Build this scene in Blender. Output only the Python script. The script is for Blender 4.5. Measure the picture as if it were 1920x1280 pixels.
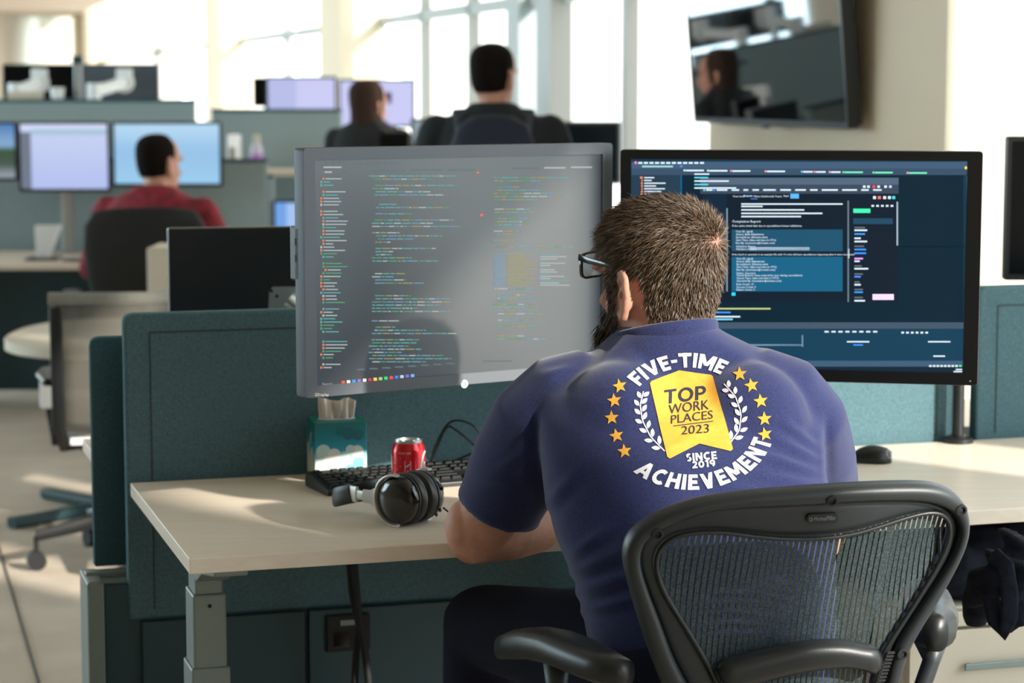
import bpy, bmesh, math, random
import numpy as np
from mathutils import Vector, Matrix
from mathutils.bvhtree import BVHTree
random.seed(7); rng = np.random.default_rng(7)
SC = bpy.context.scene
for o in list(bpy.data.objects): bpy.data.objects.remove(o)
COL = SC.collection

# ------------------------------------------------------------------ camera
F = 4200.0; HZ = 165.0; CH = 1.53
PITCH = math.atan((640 - HZ) / F)
cam = bpy.data.cameras.new('camera'); cam_o = bpy.data.objects.new('camera', cam); COL.objects.link(cam_o)
cam_o.location = (0, 0, CH); cam_o.rotation_euler = (math.pi / 2 - PITCH, 0, 0)
cam.sensor_width = 36; cam.lens = F * 36 / 1920; cam.clip_end = 300; cam.clip_start = .05
cam.dof.use_dof = True; cam.dof.focus_distance = 3.72; cam.dof.aperture_fstop = 4.6
SC.camera = cam_o

# ------------------------------------------------------------------ sky, sun, exposure
def lin(c):
    c = c / 255.0
    return c / 12.92 if c <= .04045 else ((c + .055) / 1.055) ** 2.4
def rgb(*c): return tuple(lin(x) for x in c) + (1.0,)
YAW = math.radians(17.0)
U = Vector((math.cos(YAW), math.sin(YAW), 0)); V = Vector((-math.sin(YAW), math.cos(YAW), 0)); Z3 = Vector((0, 0, 1))
w = bpy.data.worlds.new('sky'); SC.world = w; w.use_nodes = True
bg = w.node_tree.nodes['Background']; bg.inputs[0].default_value = (.66, .87, .97, 1); bg.inputs[1].default_value = 4.7
sun = bpy.data.lights.new('sun', 'SUN'); sun.energy = 4.4; sun.angle = math.radians(1.2); sun.color = (1, .93, .82)
sun_o = bpy.data.objects.new('sun', sun); COL.objects.link(sun_o)
SUN_AZ = math.radians(58); SUN_EL = math.radians(25)
to_sun = (U * math.cos(SUN_AZ) - V * math.sin(SUN_AZ)) * math.cos(SUN_EL) + Z3 * math.sin(SUN_EL)
sun_o.rotation_euler = to_sun.to_track_quat('Z', 'Y').to_euler()
SC.view_settings.view_transform = 'Standard'; SC.view_settings.look = 'None'
SC.view_settings.gamma = 1; SC.view_settings.use_curve_mapping = False; SC.view_settings.exposure = 0.92

# ------------------------------------------------------------------ geometry helpers
CAM = Vector((0, 0, CH)); FW = Vector((0, math.cos(PITCH), -math.sin(PITCH))); UP = Vector((0, math.sin(PITCH), math.cos(PITCH)))
def ray(x, y): return FW + Vector((1, 0, 0)) * ((x - 960) / F) + UP * ((640 - y) / F)
def at(x, y, Y): d = ray(x, y); return CAM + d * (Y / d.y)            # point seen at (x, y), at depth Y
def onz(x, y, z): d = ray(x, y); return CAM + d * ((z - CH) / d.z)     # point seen at (x, y), at height z
def onpl(x, y, p, n): d = ray(x, y); return CAM + d * ((p - CAM).dot(n) / d.dot(n))
DO = onz(355, 1047, .73)                                               # front left corner of the desk top
def D(u, v, z): return Vector((DO.x, DO.y, 0)) + U * u + V * v + Z3 * z
MD = Matrix.Translation((DO.x, DO.y, 0)) @ Matrix.Rotation(YAW, 4, 'Z')

class MB:
    def __init__(s): s.v = []; s.f = []
    def add(s, vs, fs, M=None):
        n = len(s.v)
        s.v += [tuple((M @ Vector(p)) if M else p) for p in vs]
        s.f += [tuple(i + n for i in f) for f in fs]; return s
    def box(s, a, b, M=None):
        (x0, y0, z0), (x1, y1, z1) = a, b
        vs = [(x0, y0, z0), (x1, y0, z0), (x1, y1, z0), (x0, y1, z0), (x0, y0, z1), (x1, y0, z1), (x1, y1, z1), (x0, y1, z1)]
        return s.add(vs, [(0, 3, 2, 1), (4, 5, 6, 7), (0, 1, 5, 4), (1, 2, 6, 5), (2, 3, 7, 6), (3, 0, 4, 7)], M)
    def rings(s, rs, closed=False, cap=True, M=None):
        n = len(rs[0]); vs = [p for r in rs for p in r]; fs = []
        m = len(rs)
        for i in range(m if closed else m - 1):
            j = (i + 1) % m
            for k in range(n):
                l = (k + 1) % n; fs.append((i * n + k, i * n + l, j * n + l, j * n + k))
        if cap and not closed: fs += [tuple(range(n))[::-1], tuple((m - 1) * n + k for k in range(n))]
        return s.add(vs, fs, M)
    def tube(s, path, r, n=10, closed=False, M=None, flat=None, round_ends=False):
        P = [Vector(p) for p in path]; R = [r] * len(P) if not hasattr(r, '__len__') else list(r)
        if round_ends:
            a = (P[0] - P[1]).normalized(); b = (P[-1] - P[-2]).normalized()
            pre = [(P[0] + a * R[0] * math.sin(t), R[0] * max(math.cos(t), .08)) for t in (1.5, 1.1, .6)]
            pos = [(P[-1] + b * R[-1] * math.sin(t), R[-1] * max(math.cos(t), .08)) for t in (.6, 1.1, 1.5)]
            P = [p for p, _ in pre] + P + [p for p, _ in pos]; R = [q for _, q in pre] + R + [q for _, q in pos]
        m = len(P); rs = []; N = None
        for i in range(m):
            if closed: t = (P[(i + 1) % m] - P[i - 1]).normalized()
            else: t = (P[min(i + 1, m - 1)] - P[max(i - 1, 0)]).normalized()
            if N is None:
                N = Vector(flat) if flat else (Vector((0, 0, 1)) if abs(t.z) < .9 else Vector((0, 1, 0)))
            N = (N - t * N.dot(t)).normalized(); B = t.cross(N)
            rs.append([tuple(P[i] + (N * math.cos(q) + B * math.sin(q)) * R[i]) for q in [2 * math.pi * k / n for k in range(n)]])
        return s.rings(rs, closed, True, M)
    def strap(s, path, hw, ht, up, closed=False, M=None, n=12, e=.6):
        """flat band along a path: hw half width along `up`, ht half thickness across"""
        P = [Vector(p) for p in path]; m = len(P); rs = []
        for i in range(m):
            t = ((P[(i + 1) % m] - P[i - 1]) if closed else (P[min(i + 1, m - 1)] - P[max(i - 1, 0)])).normalized()
            u = Vector(up[i] if hasattr(up[0], '__len__') else up); u = (u - t * u.dot(t)).normalized(); b = t.cross(u)
            a_ = hw[i] if hasattr(hw, '__len__') else hw; c_ = ht[i] if hasattr(ht, '__len__') else ht
            r = []
            for k in range(n):
                q = 2 * math.pi * k / n; c, sn = math.cos(q), math.sin(q)
                r.append(tuple(P[i] + u * a_ * math.copysign(abs(c) ** e, c) + b * c_ * math.copysign(abs(sn) ** e, sn)))
            rs.append(r)
        return s.rings(rs, closed, True, M)
    def lathe(s, prof, n=32, M=None):
        rs = [[(r * math.cos(2 * math.pi * k / n), r * math.sin(2 * math.pi * k / n), z) for k in range(n)] for r, z in prof]
        return s.rings(rs, M=M)
    def prism(s, poly, d, M=None):
        d = Vector(d); n = len(poly); a = [Vector(p) for p in poly]
        vs = [tuple(p) for p in a] + [tuple(p + d) for p in a]
        fs = [tuple(range(n))[::-1], tuple(range(n, 2 * n))] + [(i, (i + 1) % n, n + (i + 1) % n, n + i) for i in range(n)]
        return s.add(vs, fs, M)
    def ell(s, c, r, M=None, nu=20, nv=12):
        rs = [[(c[0] + r[0] * math.sin(t) * math.cos(p), c[1] + r[1] * math.sin(t) * math.sin(p), c[2] - r[2] * math.cos(t))
               for p in [2 * math.pi * k / nu for k in range(nu)]] for t in [max(.02, min(math.pi - .02, math.pi * i / nv)) for i in range(nv + 1)]]
        return s.rings(rs, M=M)
    def mesh(s, name, bevel=0, seg=2, smooth=False, limit=30):
        me = bpy.data.meshes.new(name); me.from_pydata(s.v, [], s.f)
        bm = bmesh.new(); bm.from_mesh(me)
        bmesh.ops.recalc_face_normals(bm, faces=bm.faces)
        if bevel:
            es = [e for e in bm.edges if len(e.link_faces) == 2 and e.calc_face_angle(0) > math.radians(limit)]
            bmesh.ops.bevel(bm, geom=es, offset=bevel, segments=seg, affect='EDGES', profile=.5, clamp_overlap=True)
        bm.to_mesh(me); bm.free()
        if smooth:
            me.polygons.foreach_set('use_smooth', [True] * len(me.polygons))
            if smooth != 'all': me.set_sharp_from_angle(angle=math.radians(40))
        me.update(); return me

def link(name, me, mat, parent=None, label=None):
    o = bpy.data.objects.new(name, me); COL.objects.link(o)
    if mat and not me.materials: me.materials.append(mat)
    if parent is not None:
        o.parent = parent
        q = parent; off = Vector((0, 0, 0))
        while q is not None: off += Vector(q.location); q = q.parent
        if not parent.get('_loc') : o.location = -off
    if label: o['label'] = label
    return o
def obj(name, mb, mat, parent=None, bevel=0, seg=2, smooth=False, label=None, limit=30):
    return link(name, mb.mesh(name, bevel, seg, smooth, limit), mat, parent, label)
def tag(o, label, cat, group=None):
    o['label'] = label; o['category'] = cat
    if group: o['group'] = group
    return o
def thing(name, label, cat, loc=(0, 0, 0), group=None):
    o = bpy.data.objects.new(name, None); COL.objects.link(o); o.location = loc; o.empty_display_size = .05
    return tag(o, label, cat, group)
def struct(o): o['kind'] = 'structure'; return o

# ------------------------------------------------------------------ materials
def mat(name, c, rough=.5, metal=0, var=None, bump=None, spec=.5, emit=None, coat=0, alpha=None, sheen=0):
    m = bpy.data.materials.new(name); m.use_nodes = True; nt = m.node_tree; b = nt.nodes['Principled BSDF']
    b.inputs['Base Color'].default_value = rgb(*c); b.inputs['Roughness'].default_value = rough; b.inputs['Metallic'].default_value = metal
    b.inputs['Specular IOR Level'].default_value = spec; b.inputs['Coat Weight'].default_value = coat
    if sheen: b.inputs['Sheen Weight'].default_value = sheen
    if emit: b.inputs['Emission Color'].default_value = rgb(*emit[:3]); b.inputs['Emission Strength'].default_value = emit[3]
    tc = nt.nodes.new('ShaderNodeTexCoord')
    if var:                                                            # (scale, amount 0..1, stretch)
        mp = nt.nodes.new('ShaderNodeMapping'); nt.links.new(tc.outputs['Object'], mp.inputs[0])
        if len(var) > 2: mp.inputs['Scale'].default_value = var[2]
        n = nt.nodes.new('ShaderNodeTexNoise'); n.inputs['Scale'].default_value = var[0]; n.inputs['Detail'].default_value = 4
        nt.links.new(mp.outputs[0], n.inputs['Vector'])
        r = nt.nodes.new('ShaderNodeValToRGB'); k = var[1]; base = [lin(x) for x in c]
        r.color_ramp.elements[0].position = .3; r.color_ramp.elements[1].position = .7
        r.color_ramp.elements[0].color = [x * (1 - k) for x in base] + [1]; r.color_ramp.elements[1].color = [min(1, x * (1 + k)) for x in base] + [1]
        nt.links.new(n.outputs['Fac'], r.inputs[0]); nt.links.new(r.outputs[0], b.inputs['Base Color'])
    if bump:
        n = nt.nodes.new('ShaderNodeTexNoise'); n.inputs['Scale'].default_value = bump[0]; n.inputs['Detail'].default_value = 3
        nt.links.new(tc.outputs['Object'], n.inputs['Vector'])
        bp = nt.nodes.new('ShaderNodeBump'); bp.inputs['Strength'].default_value = bump[1]; bp.inputs['Distance'].default_value = bump[2] if len(bump) > 2 else .002
        nt.links.new(n.outputs['Fac'], bp.inputs['Height']); nt.links.new(bp.outputs[0], b.inputs['Normal'])
    return m
def attr_mat(name, rough=.6, emit=0, spec=.3):
    m = bpy.data.materials.new(name); m.use_nodes = True; nt = m.node_tree; b = nt.nodes['Principled BSDF']
    a = nt.nodes.new('ShaderNodeAttribute'); a.attribute_name = 'Col'
    b.inputs['Roughness'].default_value = rough; b.inputs['Specular IOR Level'].default_value = spec
    if emit:
        b.inputs['Base Color'].default_value = (0, 0, 0, 1)
        nt.links.new(a.outputs['Color'], b.inputs['Emission Color']); b.inputs['Emission Strength'].default_value = emit
    else: nt.links.new(a.outputs['Color'], b.inputs['Base Color'])
    return m
def set_col(me, cols):
    at_ = me.attributes.new('Col', 'FLOAT_COLOR', 'POINT'); at_.data.foreach_set('color', np.asarray(cols, np.float32).ravel())

M = {}
M['desk'] = mat('laminate_beige', (224, 210, 192), .38, var=(6, .05, (1, 14, 14)))
M['desk_edge'] = mat('laminate_edge', (196, 178, 153), .45)
M['fabric'] = mat('panel_fabric', (82, 110, 118), .95, var=(260, .22), bump=(700, .5, .001), spec=.15)
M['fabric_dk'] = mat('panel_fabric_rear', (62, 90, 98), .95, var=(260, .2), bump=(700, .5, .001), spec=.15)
M['seam'] = mat('seam_thread', (58, 70, 70), .95)
M['steel'] = mat('grey_steel', (122, 134, 132), .42, .2)
M['steel_dk'] = mat('dark_steel', (34, 64, 70), .45, .2)
M['alu'] = mat('aluminium', (178, 182, 182), .3, .85)
M['black'] = mat('black_plastic', (20, 23, 26), .42, bump=(900, .15, .0005))
M['blackgloss'] = mat('gloss_black', (7, 8, 10), .12, coat=.4)
M['rubber'] = mat('dark_rubber', (16, 18, 20), .7)
M['bezel'] = mat('monitor_bezel_grey', (100, 105, 112), .55, .3, bump=(1500, .2, .0004))
M['bezelblk'] = mat('monitor_bezel_black', (13, 15, 18), .38)
M['floor'] = mat('carpet_floor', (184, 171, 156), .9, var=(3.5, .12), bump=(220, .3, .004), spec=.2)
M['wall'] = mat('painted_wall', (220, 212, 198), .85)
M['ground'] = mat('outdoor_grey', (112, 116, 112), .9, var=(1.2, .2))
M['pier'] = mat('pier_paint', (216, 200, 176), .85)
M['ceiling'] = mat('ceiling_paint', (206, 196, 182), .9)
M['shade'] = mat('window_shade', (236, 230, 214), .9, emit=(252, 250, 246, 1.05))  # emission stands in for daylight coming through the cloth
M['mull'] = mat('window_frame', (156, 160, 158), .5)
M['skin'] = mat('skin', (190, 140, 120), .55, var=(40, .12), bump=(160, .12, .002), spec=.35)
M['skin2'] = mat('skin_plain', (190, 138, 116), .55)
M['navy'] = mat('navy_heather', (40, 46, 84), .92, var=(420, .3), bump=(900, .35, .0008), spec=.12, sheen=.25)
M['denim'] = mat('dark_trousers', (22, 26, 40), .9, var=(200, .25), spec=.15)
M['white_ink'] = mat('white_print', (196, 196, 202), .8, var=(300, .06))
M['gold_ink'] = mat('gold_print', (206, 150, 48), .8, var=(120, .08))
M['navy_ink'] = mat('navy_print', (30, 32, 54), .85)
M['chair'] = mat('chair_graphite', (32, 38, 42), .42, bump=(1200, .25, .0005))
M['chairpad'] = mat('chair_pad', (26, 30, 33), .38, bump=(700, .25, .0006))
M['keycap'] = mat('keycap_black', (9, 10, 12), .5, spec=.3)
M['fabric_bg'] = mat('sunlit_panel_fabric', (140, 156, 158), .95, var=(120, .1), spec=.15)  # sunlight on the rear partitions is put into this lighter fabric colour
M['white'] = mat('white_plastic', (225, 228, 230), .45)
M['cream'] = mat('cream_laminate', (196, 186, 168), .5)
M['greymesh'] = mat('pale_grey_fabric', (128, 127, 120), .85, var=(90, .08))

# ------------------------------------------------------------------ the room
WA = math.radians(15.2)
WT = Vector((-math.sin(WA), math.cos(WA), 0)); WN = Vector((math.cos(WA), math.sin(WA), 0))   # along the window wall (away), outwards
W0 = at(1330, 165, 9.45); W0.z = 0
MW = Matrix(((WT.x, WN.x, 0, W0.x), (WT.y, WN.y, 0, W0.y), (0, 0, 1, 0), (0, 0, 0, 1)))
def wt(px, off=0.0):
    p = W0 + WN * off; h = onpl(px, 165, p, WN); return (h - W0).dot(WT)
CEIL = 3.44; REC = .36
def slab(z0, z1, off):  # floor and ceiling follow the slanting window wall
    q = [MW @ Vector((t, off, z0)) for t in (-26, 37)]
    pts = [Vector((-9.8, -14, z0)), q[0], q[1], Vector((-9.8, 45.6, z0))]
    return MB().prism(pts, (0, 0, z1 - z0))
fl = struct(obj('floor', slab(-.1, 0, .45), M['floor']))
mb = MB()
jo = MB()
a, b = onz(2, 1040, 0), onz(74, 1285, 0); dj = (b - a).normalized()
jo.tube([a - dj * .5 + Z3 * .002, b + dj * 2 + Z3 * .002], .0035, 6)
obj('floor_joint', jo, M['rubber'], fl)
struct(obj('ceiling', slab(CEIL, CEIL + .1, .45), M['ceiling']))
q_ = [MW @ Vector((t, -.02, 2.9)) for t in (14, 36)]
struct(obj('ceiling', MB().prism([Vector((-9.35, q_[0].y - 1, 2.9)), q_[0], q_[1], Vector((-9.35, q_[1].y, 2.9))], (0, 0, .2)), M['ceiling']))
struct(obj('wall_far', MB().box((-9.8, 45, 0), (-8.4, 45.2, CEIL)), M['wall']))
struct(obj('wall_back', MB().box((-9.7, -7.2, 0), (5.2, -7, CEIL)), M['wall']))
# the left wall: tall open window bays between piers
for y0, y1 in ((-7, 4.6), (8.0, 9.0), (12.8, 13.6), (16.8, 17.6), (20.8, 21.6), (24.8, 25.6), (29, 45)):
    struct(obj('wall_left', MB().box((-9.7, y0, 0), (-9.4, y1, CEIL)), M['wall']))
struct(obj('wall_left', MB().box((-9.65, -7, 0), (-9.5, 45, .75)), M['wall']))
# the window wall on the right: piers, then recessed bays
piers = [(1330, 1775), (600, 640), (385, 400), (145, 160)]
for k, (a, b) in enumerate(piers):
    t0, t1 = wt(b), wt(a)
    struct(obj('wall_right', MB().box((t0, 0, 0), (t1, REC + (.2 if k > 1 else 0), CEIL), MW), M['pier']))
tN = wt(1775)
# nearer bays (right of the frame): shades with open slots that let the sun in; slots are given across the sun's direction
SA, CA = math.sin(SUN_AZ), math.cos(SUN_AZ)
def t_of(sv):
    g = lambda t: (W0 + WT * t - Vector((DO.x, DO.y, 0))).dot(U * SA + V * CA)
    return (sv - g(0)) / (g(1) - g(0))
SH = REC * WN.dot(U * SA + V * CA)                        # a slot edge on the outer face is seen this much further along
struct(obj('wall_right', MB().box((t_of(-1.1), 0, 0), (t_of(.34 - SH), REC, CEIL), MW), M['pier']))
struct(obj('wall_right', MB().box((t_of(-9.5), 0, 0), (t_of(-4.5), REC, CEIL), MW), M['pier']))
nb_ = thing('window_5', 'x', 'x'); del nb_['category']; del nb_['label']; struct(nb_)
for s0, s1 in ((-4.2, -.8), (.92, 1.66), (1.98, 2.28), (2.37, 2.80), (2.90, 3.30), (3.34, 3.96)):
    obj('roller_shade', MB().box((t_of(s0 - SH), REC + .02, 0), (t_of(s1 - SH), REC + .025, CEIL), MW), M['shade'], nb_)
for s0 in (-3.3, -2.1, 1.66, 2.8): obj('mullion', MB().box((t_of(s0 - SH) - .04, REC - .06, 0), (t_of(s0 - SH) + .04, REC, CEIL), MW), M['mull'], nb_)
# outdoors, unseen: paving and a dark block added to darken the screen reflection
struct(obj('ground_outside', MB().box((-24, .46, -.5), (44, 40, -.3), MW), M['ground']))
struct(obj('backdrop_outside', MB().box((-30, 16, -.3), (30, 22, 6.0), MW), M['ground']))
struct(obj('wall_right', MB().box((wt(145), 0, 0), (wt(145) + .9, .3, CEIL), MW), M['pier']))
# glazed bays: frame bars in front of pale roller shades
pt = onpl(748, 37, W0 + WN * REC, WN); ZT = pt.z
def bay(n, pa, pb, mull, fat, gaps):
    """bay between photo columns pa (far) and pb (near), bars at columns `mull`"""
    e = thing('window_%d' % n, 'tall window bay with pale shades', 'window'); del e['category']; del e['label']; struct(e)
    t0, t1 = wt(pb), wt(pa)
    g0, g1 = t0, t1
    gs = g1 - .42
    cuts = sorted([(wt(y, REC), wt(x, REC)) for x, y in gaps])
    s = g0
    for c0, c1 in cuts + [(gs, gs)]:
        if c0 > s: obj('roller_shade', MB().box((s, REC + .02, 0), (c0, REC + .025, CEIL), MW), M['shade'], e)
        s = max(s, c1)
    for x in mull:
        t = wt(x, REC); obj('mullion', MB().box((t - .04, REC - .06, 0), (t + .04, REC + .01, CEIL), MW), M['mull'], e)
    for x0, x1 in fat:
        obj('mullion', MB().box((wt(x1, REC), REC - .12, 0), (wt(x0, REC), REC + .01, CEIL), MW), M['mull'], e)
    for z in (ZT, .1):
        obj('transom', MB().box((g0, REC - .06, z - .035), (g1, REC, z + .035), MW), M['mull'], e)
bay(1, 640, 1330, (805, 895, 1190), ((985, 1010), (1042, 1070)), ((1011, 1041), (795, 800)))
bay(2, 400, 600, (545,), (), ((548, 556),))
bay(3, 160, 385, (300,), (), ((338, 352),))

# ------------------------------------------------------------------ body helpers
def voxel(mb, size, smooth=4, fac=.5, name='body'):
    """union of overlapping closed shapes as one continuous smooth surface"""
    me = mb.mesh(name + '_src'); o = bpy.data.objects.new(name + '_src', me); COL.objects.link(o)
    r = o.modifiers.new('r', 'REMESH'); r.mode = 'VOXEL'; r.voxel_size = size; r.adaptivity = 0
    if smooth:
        s = o.modifiers.new('s', 'SMOOTH'); s.factor = fac; s.iterations = smooth
    bpy.context.view_layer.update()
    dg = bpy.context.evaluated_depsgraph_get()
    out = bpy.data.meshes.new_from_object(o.evaluated_get(dg)); out.name = name
    bpy.data.objects.remove(o); bpy.data.meshes.remove(me)
    out.polygons.foreach_set('use_smooth', [True] * len(out.polygons))
    return out
def oval(c, a, b, n=28, e=1.0, b2=None):
    """ring of points round c: half axes a, b (vectors); b2 = other half axis on the -b side"""
    r = []
    for k in range(n):
        q = 2 * math.pi * k / n; co, si = math.cos(q), math.sin(q)
        co = math.copysign(abs(co) ** e, co); si = math.copysign(abs(si) ** e, si)
        bb = b if si >= 0 or b2 is None else b2
        r.append(tuple(Vector(c) + a * co + bb * si))
    return r
HEADR = [(-.128, .018, .070, -.035), (-.122, .034, .086, -.01), (-.105, .048, .097, .02), (-.08, .057, .099, .052), (-.05, .065, .099, .078), (-.02, .071, .097, .092),
         (.01, .0745, .092, .099), (.035, .077, .0985, .102), (.065, .0785, .096, .103), (.09, .0745, .084, .097), (.11, .062, .064, .081), (.123, .042, .040, .056), (.130, .015, .014, .02)]
def head_shapes(mb, MH, s=1.0, ears=True, nose=True):
    X, Y_, Z_ = [MH.to_3x3() @ Vector(v) for v in ((1, 0, 0), (0, 1, 0), (0, 0, 1))]; C0 = MH.translation
    rs = []
    for z, hw, f, b in HEADR:
        rs.append(oval(C0 + Z_ * z * s, X * hw * s, Y_ * f * s, 32, .92, Y_ * b * s if b > 0 else -Y_ * (-b) * s * -1))
    mb.rings(rs)
    L = lambda p: C0 + X * p[0] * s + Y_ * p[1] * s + Z_ * p[2] * s
    if nose:
        mb.tube([L((0, .092, .02)), L((0, .108, -.01)), L((0, .121, -.034)), L((0, .108, -.046))], [.009 * s, .012 * s, .016 * s, .012 * s], 10, round_ends=True)
        mb.tube([L((-.052, .086, .03)), L((0, .098, .036)), L((.052, .086, .03))], .011 * s, 8, round_ends=True)
        mb.tube([L((-.022, .097, -.072)), L((0, .104, -.07)), L((.022, .097, -.072))], .009 * s, 8, round_ends=True)
    if ears:
        for sg in (-1, 1):
            pts = [(.074, .010, -.036), (.082, -.004, -.040), (.089, -.016, -.022), (.093, -.023, 0), (.092, -.021, .018), (.087, -.009, .030), (.081, .004, .027), (.077, .010, .012)]
            mb.tube([L((sg * x, y, z)) for x, y, z in pts], [.0075 * s, .009 * s, .006 * s, .0058 * s, .0058 * s, .0055 * s, .005 * s, .0045 * s], 8, round_ends=True)
            mb.tube([L((sg * .077, -.013, -.02)), L((sg * .081, -.012, .0)), L((sg * .080, -.006, .018))], .008 * s, 8, round_ends=True)
            mb.tube([L((sg * .078, .009, -.012)), L((sg * .079, .008, -.004))], .004 * s, 6, round_ends=True)
    return mb

def hand_shapes(mb, wrist, palm_dir, up, side, s=1.0, curl=.5):
    """palm and five fingers: palm_dir along the hand, `up` the back of the hand, side = thumb side"""
    d = Vector(palm_dir).normalized(); n = Vector(up); n = (n - d * n.dot(d)).normalized(); x = d.cross(n) * side
    w = Vector(wrist)
    mb.rings([oval(w + d * t * s, x * a * s, n * b * s, 16) for t, a, b in ((-.01, .024, .018), (.02, .032, .016), (.06, .041, .015), (.09, .041, .013), (.098, .036, .009))])
    for k, (o, ln) in enumerate(((.030, .072), (.010, .080), (-.011, .074), (-.030, .058))):
        p = w + d * .085 * s + x * o * s; pts = [p]; dd = d.copy(); c = curl * .55
        for j, fr in enumerate((.45, .32, .23)):
            dd = (Matrix.Rotation(c * (.8 + .3 * j), 3, d.cross(n)) @ dd).normalized() if False else (dd * math.cos(c) - n * math.sin(c) * (1)).normalized()
            p = p + dd * ln * fr * s; pts.append(p)
        mb.tube(pts, [.0098 * s, .009 * s, .0085 * s, .0072 * s], 8, round_ends=True)
    p = w + d * .025 * s + x * .026 * s
    mb.tube([p, p + (d * .03 + x * .022 - n * .006) * s, p + (d * .056 + x * .03 - n * .012) * s, p + (d * .078 + x * .028 - n * .016) * s], [.013 * s, .0115 * s, .0095 * s, .008 * s], 8, round_ends=True)

def fan_blades(roots, dirs, lens, width, cols, side=None):
    """short tapered blades (hair); arrays of n x 3; returns a mesh with colour attribute"""
    n = len(roots); t = dirs / np.linalg.norm(dirs, axis=1)[:, None]
    r = rng.normal(size=(n, 3)); sd = np.cross(t, r); sd /= np.linalg.norm(sd, axis=1)[:, None]
    g = np.array([0, 0, -1.0]); t2 = t + .35 * g + .18 * rng.normal(size=(n, 3)); t2 /= np.linalg.norm(t2, axis=1)[:, None]
    p0 = roots; p1 = p0 + t * (lens * .55)[:, None]; p2 = p1 + t2 * (lens * .45)[:, None]
    w_ = np.broadcast_to(np.asarray(width, float), (n,))[:, None]
    V_ = np.stack([p0 - sd * w_, p0 + sd * w_, p1 - sd * w_ * .8, p1 + sd * w_ * .8, p2], 1).reshape(-1, 3)
    i = np.arange(n)[:, None] * 5
    fq = np.concatenate([i, i + 1, i + 3, i + 2], 1).tolist(); ft = np.concatenate([i + 2, i + 3, i + 4], 1).tolist()
    me = bpy.data.meshes.new('hair'); me.from_pydata(V_.tolist(), [], fq + ft)
    c = np.repeat(np.concatenate([cols, np.ones((n, 1))], 1), 5, 0); set_col(me, c)
    me.polygons.foreach_set('use_smooth', [True] * len(me.polygons)); me.update(); return me

def sample(me, n, keep):
    """random points on a mesh where keep(points, normals) is true"""
    me.calc_loop_triangles(); nv = len(me.vertices)
    co = np.empty(nv * 3, np.float32); me.vertices.foreach_get('co', co); co = co.reshape(-1, 3).astype(float)
    tr = np.empty(len(me.loop_triangles) * 3, np.int32); me.loop_triangles.foreach_get('vertices', tr); tr = tr.reshape(-1, 3)
    A, B, C_ = co[tr[:, 0]], co[tr[:, 1]], co[tr[:, 2]]; cr = np.cross(B - A, C_ - A); ar = np.linalg.norm(cr, axis=1)
    nr = cr / np.maximum(ar, 1e-12)[:, None]; cen = (A + B + C_) / 3
    ok = keep(cen, nr); pr = ar * ok; pr /= pr.sum()
    i = rng.choice(len(ar), n, p=pr); q = rng.random((n, 2)); fl_ = q.sum(1) > 1; q[fl_] = 1 - q[fl_]
    return A[i] + (B[i] - A[i]) * q[:, :1] + (C_[i] - A[i]) * q[:, 1:], nr[i]

# ------------------------------------------------------------------ the seated man in the navy shirt
man = thing('person', 'bearded man in navy printed T-shirt and glasses, seated at the desk, back turned', 'person', tuple(at(1300, 1290, 3.62)))
man.location.z = 0
HS = 1.10
MH = Matrix.Translation(at(1238, 536, 3.80)) @ Matrix.Rotation(math.radians(40), 4, 'Z') @ Matrix.Rotation(math.radians(1), 4, 'X') @ Matrix.Rotation(math.radians(-2), 4, 'Y')
HX, HY, HZv = [MH.to_3x3() @ Vector(v) for v in ((1, 0, 0), (0, 1, 0), (0, 0, 1))]
HL = lambda x, y, z: MH.translation + HX * x * HS + HY * y * HS + HZv * z * HS
body = MB(); head_shapes(body, MH, HS)
nb = at(1248, 650, 3.79)
body.tube([HL(0, -.02, -.02), HL(0, -.022, -.07), (HL(0, -.02, -.08) * .5 + nb * .5), nb, at(1262, 740, 3.80)], [.072, .076, .078, .076, .06], 20, round_ends=True)
# arms: left elbow rests on the desk edge, forearms cross in front of the chest
Lsh, Lel, Lwr = at(1035, 770, 3.80), at(892, 1004, 3.86), at(1075, 985, 4.05)
body.tube([Lsh, (Lsh * .5 + Lel * .5), Lel + (Lsh - Lel).normalized() * .07, Lel], [.06, .063, .058, .0515], 18, round_ends=True)
body.tube([Lel, Lel * .65 + Lwr * .35, Lwr], [.05, .05, .033], 18, round_ends=True)
body.ell(tuple(at(872, 988, 3.85)), (.036, .04, .05))
Rsh, Rel, Rwr = at(1490, 775, 3.82), at(1535, 1000, 4.0), at(1330, 985, 4.17)
body.tube([Rsh, (Rsh * .5 + Rel * .5), Rel], [.06, .062, .05], 18, round_ends=True)
body.tube([Rel, Rel * .65 + Rwr * .35, Rwr], [.05, .048, .032], 18, round_ends=True)
hand_shapes(body, Lwr, (Lwr - Lel), Z3, -1, 1.0, .25)
hand_shapes(body, Rwr, (Rwr - Rel), Z3, 1, 1.0, .25)
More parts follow.
